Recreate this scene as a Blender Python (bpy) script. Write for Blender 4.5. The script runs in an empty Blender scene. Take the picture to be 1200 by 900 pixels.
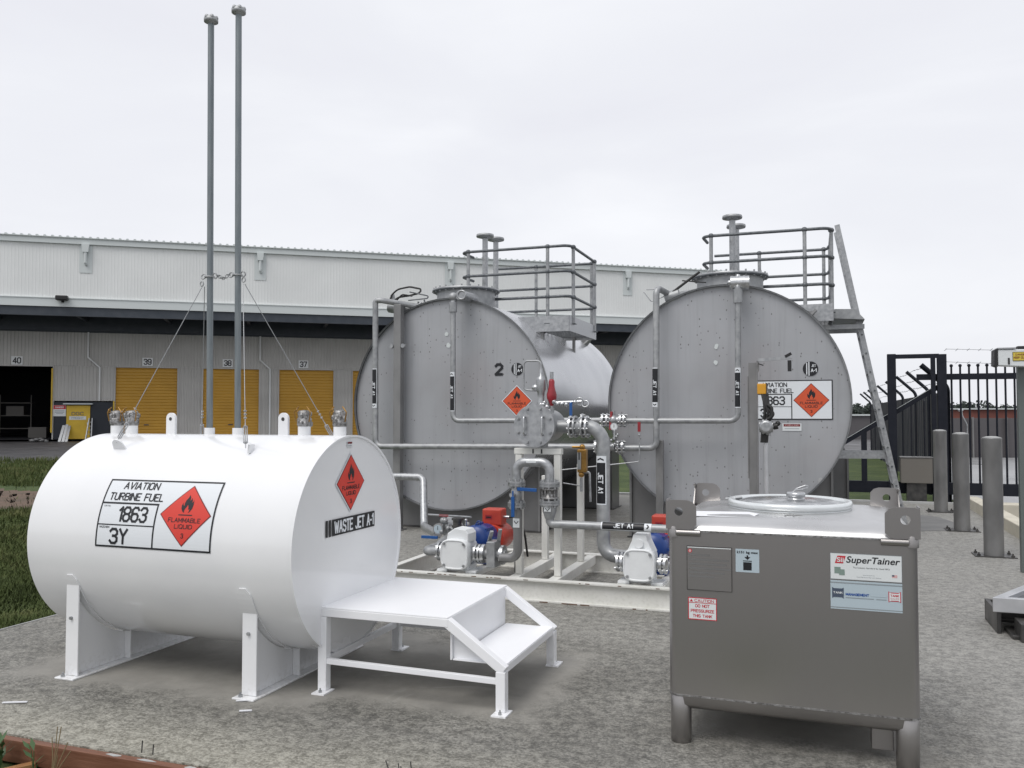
import bpy, bmesh, math, random
from mathutils import Vector, Matrix
from mathutils.geometry import tessellate_polygon
random.seed(7)
R = math.radians
PI = math.pi
sc = bpy.context.scene
C = sc.collection
# ---------------------------------------------------------------- camera
# world axes = axes of the tank yard: +X along the slab front, +Y away from it, slab surface at z = 0
EYE = Vector((0, 0, 1.6)); FPX = 1005.0; PITCH = R(2.05); YAW = R(19.5)
cam = bpy.data.cameras.new('camera'); co = bpy.data.objects.new('camera', cam); C.objects.link(co)
co.location = EYE; co.rotation_euler = (R(90) + PITCH, 0, YAW)
cam.sensor_width = 36; cam.lens = 36 * FPX / 1200; cam.clip_start = .05; cam.clip_end = 3000
sc.camera = co
sc.render.resolution_x = 1024; sc.render.resolution_y = 768
# ---------------------------------------------------------------- sky (overcast) and soft sun
SUN_EL, SUN_AZ = R(58), R(200)
w = bpy.data.worlds.new('World'); sc.world = w; w.use_nodes = True
nt = w.node_tree; N = nt.nodes; L = nt.links
bg = N['Background']
sky = N.new('ShaderNodeTexSky'); sky.sky_type = 'NISHITA'; sky.sun_disc = False
sky.sun_elevation = SUN_EL; sky.sun_rotation = SUN_AZ; sky.air_density = 1.2; sky.dust_density = 3
tc = N.new('ShaderNodeTexCoord')
mp = N.new('ShaderNodeMapping'); mp.inputs['Scale'].default_value = (1.0, 1.0, 3.6)
L.new(tc.outputs['Generated'], mp.inputs[0])
nz = N.new('ShaderNodeTexNoise'); nz.inputs['Scale'].default_value = 1.7; nz.inputs['Detail'].default_value = 5
nz.inputs['Roughness'].default_value = .5; nz.inputs['Distortion'].default_value = .5
L.new(mp.outputs[0], nz.inputs[0])
rp = N.new('ShaderNodeValToRGB')
e = rp.color_ramp.elements
e[0].position = .30; e[0].color = (.79, .795, .85, 1)
e[1].position = .70; e[1].color = (.91, .92, .955, 1)
m_ = e.new(.5); m_.color = (.83, .84, .885, 1)
L.new(nz.outputs['Fac'], rp.inputs[0])
mul = N.new('ShaderNodeVectorMath'); mul.operation = 'SCALE'; mul.inputs['Scale'].default_value = 9.1
L.new(rp.outputs[0], mul.inputs[0])
mx = N.new('ShaderNodeMix'); mx.data_type = 'RGBA'; mx.inputs['Factor'].default_value = .95
L.new(sky.outputs[0], mx.inputs[6]); L.new(mul.outputs[0], mx.inputs[7])
L.new(mx.outputs[2], bg.inputs['Color']); bg.inputs['Strength'].default_value = .10
sd = bpy.data.lights.new('sun', 'SUN'); sd.energy = 1.45; sd.angle = R(32); sd.color = (1, .97, .93)
so = bpy.data.objects.new('sun', sd); C.objects.link(so)
# Nishita azimuth: rotation measured from +Y clockwise seen from above
sv = Vector((math.sin(SUN_AZ) * math.cos(SUN_EL), math.cos(SUN_AZ) * math.cos(SUN_EL), math.sin(SUN_EL)))
so.rotation_euler = sv.to_track_quat('Z', 'Y').to_euler()
sc.view_settings.view_transform = 'Standard'; sc.view_settings.look = 'None'
sc.view_settings.exposure = 0.24; sc.view_settings.gamma = 1

# ---------------------------------------------------------------- measuring helpers: a photo point on a plane of known distance
_f = Vector((-math.sin(YAW) * math.cos(PITCH), math.cos(YAW) * math.cos(PITCH), math.sin(PITCH)))
_r = Vector((math.cos(YAW), math.sin(YAW), 0)); _u = _r.cross(_f)
def ray(x, y): return _f + _r * ((x - 600) / FPX) - _u * ((y - 450) / FPX)
def atv(x, y, v): d = ray(x, y); return EYE + d * (v / d.y)
def atz(x, y, z=0): d = ray(x, y); return EYE + d * ((z - EYE.z) / d.z)

# ---------------------------------------------------------------- materials
def lin(c): return tuple(((v / 255) / 12.92 if v / 255 <= .04045 else ((v / 255 + .055) / 1.055) ** 2.4) for v in c) + (1,)
def mat(name, col, rough=.5, metal=0., col2=None, scale=6., detail=6., lo=.35, hi=.65, bump=0., bscale=60., rvar=0., spec=.5, coat=0., stretch=None):
    m = bpy.data.materials.new(name); m.use_nodes = True
    t = m.node_tree; n = t.nodes; l = t.links; b = n['Principled BSDF']
    col = tuple(col)[:3] + (1,)
    b.inputs['Base Color'].default_value = col; b.inputs['Roughness'].default_value = rough
    b.inputs['Metallic'].default_value = metal; b.inputs['Specular IOR Level'].default_value = spec
    b.inputs['Coat Weight'].default_value = coat; b.inputs['Coat Roughness'].default_value = .08
    tc = n.new('ShaderNodeTexCoord'); src = tc.outputs['Object']
    if stretch:
        mp = n.new('ShaderNodeMapping'); mp.inputs['Scale'].default_value = stretch; l.new(src, mp.inputs[0]); src = mp.outputs[0]
    nz = n.new('ShaderNodeTexNoise'); nz.inputs['Scale'].default_value = scale; nz.inputs['Detail'].default_value = detail
    l.new(src, nz.inputs[0])
    if col2 is not None:
        r = n.new('ShaderNodeValToRGB'); r.color_ramp.elements[0].position = lo; r.color_ramp.elements[1].position = hi
        r.color_ramp.elements[0].color = col; r.color_ramp.elements[1].color = tuple(col2)[:3] + (1,)
        l.new(nz.outputs['Fac'], r.inputs[0]); l.new(r.outputs[0], b.inputs['Base Color'])
        m['ramp'] = r.name
    if rvar:
        k = n.new('ShaderNodeMapRange'); k.inputs[1].default_value = .3; k.inputs[2].default_value = .7
        k.inputs[3].default_value = max(0, rough - rvar); k.inputs[4].default_value = min(1, rough + rvar)
        l.new(nz.outputs['Fac'], k.inputs[0]); l.new(k.outputs[0], b.inputs['Roughness'])
    if bump:
        n2 = n.new('ShaderNodeTexNoise'); n2.inputs['Scale'].default_value = bscale; n2.inputs['Detail'].default_value = 4
        l.new(src, n2.inputs[0])
        bp = n.new('ShaderNodeBump'); bp.inputs['Strength'].default_value = bump; bp.inputs['Distance'].default_value = .01
        l.new(n2.outputs['Fac'], bp.inputs['Height']); l.new(bp.outputs[0], b.inputs['Normal'])
    return m
def g(v, t=(1, 1, 1)): return (v * t[0], v * t[1], v * t[2])
M = {}
M['white'] = mat('white_enamel', (.80, .81, .82), .22, 0, (.76, .77, .785), 1.6, rvar=.06, coat=.5, bump=.05, bscale=3)
def grime(m, z0, z1, amt, col=(.33, .31, .27, 1)):
    t = m.node_tree; n = t.nodes; l = t.links; b = n['Principled BSDF']
    src = b.inputs['Base Color'].links[0].from_socket
    ge = n.new('ShaderNodeNewGeometry'); sx = n.new('ShaderNodeSeparateXYZ'); l.new(ge.outputs['Position'], sx.inputs[0])
    r = n.new('ShaderNodeMapRange'); l.new(sx.outputs[2], r.inputs[0]); r.inputs[1].default_value = z1; r.inputs[2].default_value = z0; r.inputs[4].default_value = 1
    nz = n.new('ShaderNodeTexNoise'); nz.inputs['Scale'].default_value = 38; nz.inputs['Detail'].default_value = 6; l.new(ge.outputs['Position'], nz.inputs[0])
    q = n.new('ShaderNodeMapRange'); l.new(nz.outputs['Fac'], q.inputs[0]); q.inputs[1].default_value = .48; q.inputs[2].default_value = .70; q.inputs[4].default_value = amt
    k = n.new('ShaderNodeMath'); k.operation = 'MULTIPLY'; l.new(r.outputs[0], k.inputs[0]); l.new(q.outputs[0], k.inputs[1])
    mx_ = n.new('ShaderNodeMix'); mx_.data_type = 'RGBA'; l.new(k.outputs[0], mx_.inputs[0]); l.new(src, mx_.inputs[6]); mx_.inputs[7].default_value = col
    l.new(mx_.outputs[2], b.inputs['Base Color'])
grime(M['white'], .0, .12, .35)
M['white3'] = mat('satin_white_step_paint', (.84, .85, .87), .42, 0, (.81, .82, .84), 3, rvar=.06, bump=.03, bscale=6)
grime(M['white3'], .0, .1, .3)
M['white2'] = mat('white_skid_paint', (.74, .74, .71), .42, 0, (.66, .66, .62), 4, rvar=.1, bump=.05, bscale=30)
grime(M['white2'], .0, .5, .22)
M['galv'] = mat('galvanised_steel', (.30, .31, .32), .42, .75, (.46, .47, .48), 26, 8, .3, .7, rvar=.12, bump=.05)
M['galv_dull'] = mat('weathered_galvanised', (.26, .27, .28), .48, .5, (.42, .43, .435), 14, 8, .3, .7, rvar=.12)
M['pole'] = mat('galvanised_vent_pole', (.15, .175, .19), .42, .5, (.23, .255, .265), 9, 8, .3, .7, rvar=.1, stretch=(4, 4, .6))
M['dgalv'] = mat('dark_galvanised_rail', (.09, .10, .11), .5, .5, (.17, .18, .19), 20, 6, .3, .7)
M['bright'] = mat('bright_zinc', (.62, .63, .64), .28, .9, (.45, .46, .47), 30, 4)
M['steel'] = mat('brushed_stainless', (.385, .37, .363), .33, .9, (.29, .28, .274), 1.6, 5, .3, .7, rvar=.08, stretch=(1, 1, .45))
M['steel_top'] = mat('rolled_stainless_top', (.50, .50, .50), .30, .85, (.62, .62, .62), 2.2, 6, rvar=.08, bump=.05, bscale=8)
M['weld'] = mat('heat_tinted_weld', (.13, .125, .12), .45, .8, (.4, .4, .4), 60, 5, .3, .7, bump=.3, bscale=120)
M['lid'] = mat('satin_lid_steel', (.74, .77, .78), .25, .35, (.66, .69, .70), 4, 5)
M['lid2'] = mat('wet_lid_panel', (.30, .31, .32), .24, .7, (.62, .63, .64), 7, 8, .45, .62, rvar=.1)
M['black'] = mat('black_paint', (.008, .010, .017), .6, 0, (.013, .015, .023), 8, spec=.25)
M['blackp'] = mat('black_plastic', (.012, .012, .013), .45)
M['rubber'] = mat('black_rubber', (.02, .02, .02), .6)
M['blue'] = mat('blue_motor_paint', (.010, .05, .24), .35, 0, (.012, .04, .17), 6, rvar=.1)
M['bluev'] = mat('blue_vinyl_grip', (.01, .08, .27), .4)
M['red'] = mat('red_casting', (.50, .055, .03), .4, 0, (.40, .04, .025), 8)
M['dred'] = mat('dark_red_casting', (.30, .02, .03), .35, 0, (.22, .015, .02), 12)
M['brass'] = mat('brass', (.42, .24, .07), .35, .8, (.30, .17, .05), 20)
M['orange'] = mat('orange_plastic', (.62, .30, .02), .4)
M['cwhite'] = mat('pump_white_casting', (.76, .78, .79), .38, 0, (.68, .70, .71), 5, bump=.1, bscale=30)
M['label_red'] = mat('hazard_red', (.62, .045, .028), .4)
M['label_orange'] = mat('faded_hazard_orange', (.60, .088, .03), .4)
M['ink'] = mat('black_ink', (.008, .009, .012), .4)
M['dimred'] = mat('dark_red_ink', (.16, .012, .012), .4)
M['paperw'] = mat('sign_white', (.70, .73, .76), .38)
M['sticker'] = mat('sticker_white', (.66, .69, .70), .3)
M['lblue'] = mat('sticker_pale_blue', (.42, .50, .55), .3)
M['sblue'] = mat('sticker_blue', (.01, .07, .30), .4)
M['navy'] = mat('sticker_navy', (.06, .08, .12), .4)
M['slred'] = mat('sticker_red', (.50, .03, .045), .4)
M['sgrey'] = mat('sticker_grey', (.24, .27, .29), .4)
M['pinkish'] = mat('sticker_pale_red', (.62, .38, .38), .4)
M['sgreen'] = mat('sticker_grey_green', (.20, .27, .24), .4)
M['pyellow'] = mat('label_yellow', (.58, .45, .06), .45)
M['alu'] = mat('aluminium_tray', (.66, .67, .69), .32, .7, (.55, .56, .58), 5)
M['dsteel'] = mat('dark_bare_steel', (.06, .06, .06), .4, .6, (.12, .115, .11), 7, bump=.1)
M['post'] = mat('grey_bollard_paint', (.185, .185, .185), .38, .4, (.25, .25, .25), 5, 7, rvar=.1, stretch=(1, 1, .5))
M['clad'] = mat('offwhite_cladding', (.77, .785, .78), .5, 0, (.72, .735, .73), .35, 5)
M['clad2'] = mat('grey_wall_cladding', (.50, .49, .465), .5, 0, (.43, .42, .40), .5, 5)
M['trim'] = mat('pale_flashing', (.60, .64, .64), .4)
M['dtrim'] = mat('dark_canopy_steel', (.035, .045, .06), .5, 0, (.05, .06, .075), 2)
M['ddoor'] = mat('dark_wall_skirt', (.012, .017, .026), .5)
M['interior'] = mat('dim_interior', (.02, .02, .024), .8)
M['roller'] = mat('ochre_roller_door', (.55, .30, .035), .5, 0, (.49, .265, .03), .6, 5)
M['yellow'] = mat('yellow_door_paint', (.66, .44, .035), .45, 0, (.58, .38, .03), 2)
M['wood'] = mat('stained_formwork_timber', (.135, .055, .032), .5, 0, (.21, .095, .055), 5, 8, .3, .7, bump=.2, bscale=30, stretch=(.6, 8, 8), rvar=.15)
M['wood2'] = mat('raw_timber', (.38, .20, .08), .6, 0, (.28, .13, .05), 6, 8, bump=.2, stretch=(8, .8, 8))
M['paper'] = mat('white_paper', (.74, .75, .78), .6)
M['cream'] = mat('cream_concrete', (.60, .565, .47), .75, 0, (.52, .49, .41), 4, bump=.2)
M['ltconc'] = mat('pale_concrete', (.46, .465, .46), .7, 0, (.36, .365, .36), 3, bump=.15)
M['asphalt'] = mat('dark_wet_asphalt', (.040, .039, .042), .5, 0, (.065, .062, .064), .8, 8, bump=.4, bscale=40, rvar=.15)
M['asphalt2'] = mat('black_asphalt', (.022, .021, .023), .6, 0, (.03, .028, .03), 3)
M['road'] = mat('pale_wet_road', (.25, .255, .26), .35, 0, (.34, .345, .35), .5, 6, rvar=.15)
M['dirt'] = mat('bare_soil', (.13, .085, .06), .9, 0, (.085, .062, .042), 2, 8, bump=.5, bscale=20)
M['redwall'] = mat('red_brown_wall', (.17, .055, .04), .7, 0, (.13, .045, .035), .3)
M['gwall'] = mat('dull_grey_wall', (.095, .09, .095), .7, 0, (.075, .07, .075), .2)
M['gbox'] = mat('taupe_cabinet', (.15, .14, .125), .5)
M['glassy'] = mat('gauge_glass', (.6, .62, .62), .1, 0)
M['wire'] = mat('steel_cable', (.34, .35, .36), .4, .7)

# grey tank paint: chalky grey with soft blotches and small dark specks
def tank_paint(name, face):
    m = mat(name, (.385, .395, .415), .42, .15, (.32, .33, .345), .9, 6, .35, .68, rvar=.08, bump=.04, bscale=3)
    t = m.node_tree; n = t.nodes; l = t.links; b = n['Principled BSDF']
    base = n[m['ramp']].outputs[0]
    tc = n.new('ShaderNodeTexCoord')
    if face:
        def specks(scale, size, thr, prev, colr):
            mpp = n.new('ShaderNodeMapping'); mpp.inputs['Scale'].default_value = (1, 1, .62); l.new(tc.outputs['Object'], mpp.inputs[0])
            vo = n.new('ShaderNodeTexVoronoi'); vo.inputs['Scale'].default_value = scale; l.new(mpp.outputs[0], vo.inputs['Vector'])
            a = n.new('ShaderNodeMath'); a.operation = 'LESS_THAN'; a.inputs[1].default_value = size; l.new(vo.outputs['Distance'], a.inputs[0])
            sp = n.new('ShaderNodeSeparateColor'); l.new(vo.outputs['Color'], sp.inputs[0])
            c = n.new('ShaderNodeMath'); c.operation = 'GREATER_THAN'; c.inputs[1].default_value = thr; l.new(sp.outputs[0], c.inputs[0])
            nn = n.new('ShaderNodeTexNoise'); nn.inputs['Scale'].default_value = 1.1; nn.inputs['Detail'].default_value = 2; l.new(tc.outputs['Object'], nn.inputs[0])
            gt = n.new('ShaderNodeMath'); gt.operation = 'GREATER_THAN'; gt.inputs[1].default_value = .43; l.new(nn.outputs['Fac'], gt.inputs[0])
            mm = n.new('ShaderNodeMath'); mm.operation = 'MULTIPLY'; l.new(a.outputs[0], mm.inputs[0]); l.new(c.outputs[0], mm.inputs[1])
            m2 = n.new('ShaderNodeMath'); m2.operation = 'MULTIPLY'; l.new(mm.outputs[0], m2.inputs[0]); l.new(gt.outputs[0], m2.inputs[1])
            mix = n.new('ShaderNodeMix'); mix.data_type = 'RGBA'; l.new(m2.outputs[0], mix.inputs[0]); l.new(prev, mix.inputs[6]); mix.inputs[7].default_value = colr
            return mix.outputs[2]
        o1 = specks(21, .16, .45, base, (.17, .17, .17, 1))
        o2 = specks(4.5, .12, .86, o1, (.42, .43, .43, 1))
        # faint pinkish bloom
        nn = n.new('ShaderNodeTexNoise'); nn.inputs['Scale'].default_value = .75; nn.inputs['Detail'].default_value = 4; l.new(tc.outputs['Object'], nn.inputs[0])
        rr = n.new('ShaderNodeMapRange'); rr.inputs[1].default_value = .52; rr.inputs[2].default_value = .72; rr.inputs[4].default_value = .5; l.new(nn.outputs['Fac'], rr.inputs[0])
        mix = n.new('ShaderNodeMix'); mix.data_type = 'RGBA'; l.new(rr.outputs[0], mix.inputs[0]); l.new(o2, mix.inputs[6]); mix.inputs[7].default_value = (.30, .275, .28, 1)
        ms = n.new('ShaderNodeMapping'); ms.inputs['Scale'].default_value = (9, 1, .35); l.new(tc.outputs['Object'], ms.inputs[0])
        ns = n.new('ShaderNodeTexNoise'); ns.inputs['Scale'].default_value = 1.2; ns.inputs['Detail'].default_value = 7; ns.inputs['Roughness'].default_value = .7; l.new(ms.outputs[0], ns.inputs[0])
        rs = n.new('ShaderNodeMapRange'); rs.inputs[1].default_value = .50; rs.inputs[2].default_value = .75; rs.inputs[4].default_value = .45; l.new(ns.outputs['Fac'], rs.inputs[0])
        mk = n.new('ShaderNodeMix'); mk.data_type = 'RGBA'; l.new(rs.outputs[0], mk.inputs[0]); l.new(mix.outputs[2], mk.inputs[6]); mk.inputs[7].default_value = (.24, .245, .255, 1)
        l.new(mk.outputs[2], b.inputs['Base Color'])
    return m
M['tankface'] = tank_paint('grey_tank_end_paint', True)
M['tankside'] = mat('silver_tank_side_paint', (.52, .53, .55), .24, .6, (.44, .45, .47), .8, 5, rvar=.07, bump=.03, bscale=3)
M['saddle'] = mat('grey_saddle_paint', (.19, .19, .19), .5, .1, (.15, .15, .15), 2)

# wet, pebbled concrete with drier patches sheltered under the equipment
def concrete():
    m = bpy.data.materials.new('wet_exposed_concrete'); m.use_nodes = True
    t = m.node_tree; n = t.nodes; l = t.links; b = n['Principled BSDF']
    ge = n.new('ShaderNodeNewGeometry'); pos = ge.outputs['Position']
    def noise(s, d=6, r=.6, dist=0, vec=None):
        k = n.new('ShaderNodeTexNoise'); k.inputs['Scale'].default_value = s; k.inputs['Detail'].default_value = d; k.inputs['Roughness'].default_value = r
        k.inputs['Distortion'].default_value = dist; l.new(vec or pos, k.inputs[0]); return k.outputs['Fac']
    def mth(op, a, b_=None, clamp=False):
        k = n.new('ShaderNodeMath'); k.operation = op; k.use_clamp = clamp
        for i, q in enumerate((a, b_)):
            if q is None: continue
            if isinstance(q, (int, float)): k.inputs[i].default_value = q
            else: l.new(q, k.inputs[i])
        return k.outputs[0]
    def rng(x, a, b_, c=0, d=1):
        k = n.new('ShaderNodeMapRange'); l.new(x, k.inputs[0])
        for i, q in enumerate((a, b_, c, d)): k.inputs[i + 1].default_value = q
        return k.outputs[0]
    def mixc(f, a, b_):
        k = n.new('ShaderNodeMix'); k.data_type = 'RGBA'
        if isinstance(f, float): k.inputs[0].default_value = f
        else: l.new(f, k.inputs[0])
        for i, q in ((6, a), (7, b_)):
            if isinstance(q, tuple): k.inputs[i].default_value = q
            else: l.new(q, k.inputs[i])
        return k.outputs[2]
    sx = n.new('ShaderNodeSeparateXYZ'); l.new(pos, sx.inputs[0])
    edge = mth('MULTIPLY', mth('SUBTRACT', noise(3.5, 8, .7), .5), .5)
    edge2 = mth('MULTIPLY', mth('SUBTRACT', noise(26, 4, .7), .5), .22)
    edge = mth('ADD', edge, edge2)
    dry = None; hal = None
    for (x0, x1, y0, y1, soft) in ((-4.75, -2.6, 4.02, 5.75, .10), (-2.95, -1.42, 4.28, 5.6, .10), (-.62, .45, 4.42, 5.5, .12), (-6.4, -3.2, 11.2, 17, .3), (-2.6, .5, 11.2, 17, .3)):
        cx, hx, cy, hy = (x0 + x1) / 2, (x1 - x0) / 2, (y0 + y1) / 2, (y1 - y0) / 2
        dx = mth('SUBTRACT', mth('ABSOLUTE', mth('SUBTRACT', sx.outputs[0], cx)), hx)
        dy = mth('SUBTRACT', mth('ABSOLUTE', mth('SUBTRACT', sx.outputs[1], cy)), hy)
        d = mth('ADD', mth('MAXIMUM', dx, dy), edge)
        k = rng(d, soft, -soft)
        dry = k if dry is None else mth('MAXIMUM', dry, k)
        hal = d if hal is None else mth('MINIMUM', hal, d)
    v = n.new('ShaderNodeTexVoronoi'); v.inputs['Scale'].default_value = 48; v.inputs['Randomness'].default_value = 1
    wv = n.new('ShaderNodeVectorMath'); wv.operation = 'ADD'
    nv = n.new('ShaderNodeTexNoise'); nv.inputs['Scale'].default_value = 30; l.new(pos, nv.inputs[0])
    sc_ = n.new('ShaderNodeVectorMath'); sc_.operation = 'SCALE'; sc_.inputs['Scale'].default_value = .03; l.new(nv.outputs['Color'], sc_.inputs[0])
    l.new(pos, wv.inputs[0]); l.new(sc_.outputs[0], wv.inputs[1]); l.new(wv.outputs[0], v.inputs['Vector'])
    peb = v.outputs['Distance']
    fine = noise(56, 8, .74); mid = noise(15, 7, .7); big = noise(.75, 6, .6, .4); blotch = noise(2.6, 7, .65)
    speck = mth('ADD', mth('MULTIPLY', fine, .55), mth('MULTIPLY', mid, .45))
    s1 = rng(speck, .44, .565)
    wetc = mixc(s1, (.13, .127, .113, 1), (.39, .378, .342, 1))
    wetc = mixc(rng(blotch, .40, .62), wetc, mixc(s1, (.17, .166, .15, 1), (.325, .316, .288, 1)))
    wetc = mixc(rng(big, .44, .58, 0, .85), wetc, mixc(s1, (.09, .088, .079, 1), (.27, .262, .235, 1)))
    # lighter towards the far and right sides of the slab
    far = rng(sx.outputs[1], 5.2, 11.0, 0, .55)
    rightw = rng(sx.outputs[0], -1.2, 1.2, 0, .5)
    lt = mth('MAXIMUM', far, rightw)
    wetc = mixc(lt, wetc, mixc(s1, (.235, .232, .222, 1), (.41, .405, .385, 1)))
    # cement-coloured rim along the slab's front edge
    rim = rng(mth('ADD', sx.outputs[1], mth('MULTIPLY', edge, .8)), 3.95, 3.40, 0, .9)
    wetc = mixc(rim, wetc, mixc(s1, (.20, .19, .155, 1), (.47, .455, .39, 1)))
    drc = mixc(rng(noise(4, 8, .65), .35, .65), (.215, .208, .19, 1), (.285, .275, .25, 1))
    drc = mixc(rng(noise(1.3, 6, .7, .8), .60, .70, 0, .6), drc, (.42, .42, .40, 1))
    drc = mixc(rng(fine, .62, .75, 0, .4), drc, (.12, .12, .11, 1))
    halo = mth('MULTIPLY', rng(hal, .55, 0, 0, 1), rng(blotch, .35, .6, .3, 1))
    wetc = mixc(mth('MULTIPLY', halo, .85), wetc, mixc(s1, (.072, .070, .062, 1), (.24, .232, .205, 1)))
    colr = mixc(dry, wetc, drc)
    l.new(colr, b.inputs['Base Color'])
    rw = rng(blotch, .35, .65, .42, .62)
    l.new(mth('ADD', mth('MULTIPLY', mth('SUBTRACT', 1.0, dry), rw), mth('MULTIPLY', dry, .72)), b.inputs['Roughness'])
    b.inputs['Specular IOR Level'].default_value = .4
    h = mth('ADD', mth('MULTIPLY', peb, -.7), mth('MULTIPLY', fine, 1.0))
    bp = n.new('ShaderNodeBump'); bp.inputs['Distance'].default_value = .014
    l.new(mth('MULTIPLY', mth('SUBTRACT', 1.05, dry), .75), bp.inputs['Strength']); l.new(h, bp.inputs['Height']); l.new(bp.outputs[0], b.inputs['Normal'])
    return m
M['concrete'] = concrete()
def grassmat(name, a, b_, c):
    m = bpy.data.materials.new(name); m.use_nodes = True
    t = m.node_tree; n = t.nodes; l = t.links; b = n['Principled BSDF']
    ge = n.new('ShaderNodeNewGeometry'); nz = n.new('ShaderNodeTexNoise'); nz.inputs['Scale'].default_value = .9; nz.inputs['Detail'].default_value = 9
    nz.inputs['Roughness'].default_value = .75; l.new(ge.outputs['Position'], nz.inputs[0])
    r = n.new('ShaderNodeValToRGB'); e = r.color_ramp.elements; e[0].position = .32; e[0].color = a + (1,); e[1].position = .68; e[1].color = c + (1,)
    k = e.new(.5); k.color = b_ + (1,)
    l.new(nz.outputs['Fac'], r.inputs[0]); l.new(r.outputs[0], b.inputs['Base Color']); b.inputs['Roughness'].default_value = .8
    b.inputs['Specular IOR Level'].default_value = .25
    n2 = n.new('ShaderNodeTexNoise'); n2.inputs['Scale'].default_value = 22; n2.inputs['Detail'].default_value = 5; l.new(ge.outputs['Position'], n2.inputs[0])
    bp = n.new('ShaderNodeBump'); bp.inputs['Strength'].default_value = .8; bp.inputs['Distance'].default_value = .05; l.new(n2.outputs['Fac'], bp.inputs['Height']); l.new(bp.outputs[0], b.inputs['Normal'])
    return m
M['grass'] = grassmat('grass_turf', (.030, .046, .016), (.055, .082, .026), (.095, .12, .038))
M['blade'] = grassmat('grass_blades', (.042, .060, .018), (.075, .100, .030), (.19, .18, .08))
M['weed'] = mat('weed_leaf', (.035, .085, .03), .5, 0, (.06, .11, .035), 6)
M['straw'] = mat('dry_straw', (.22, .17, .09), .7)
M['leaf'] = mat('far_tree_leaf', (.028, .038, .034), .9, 0, (.05, .062, .054), .4)

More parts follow.
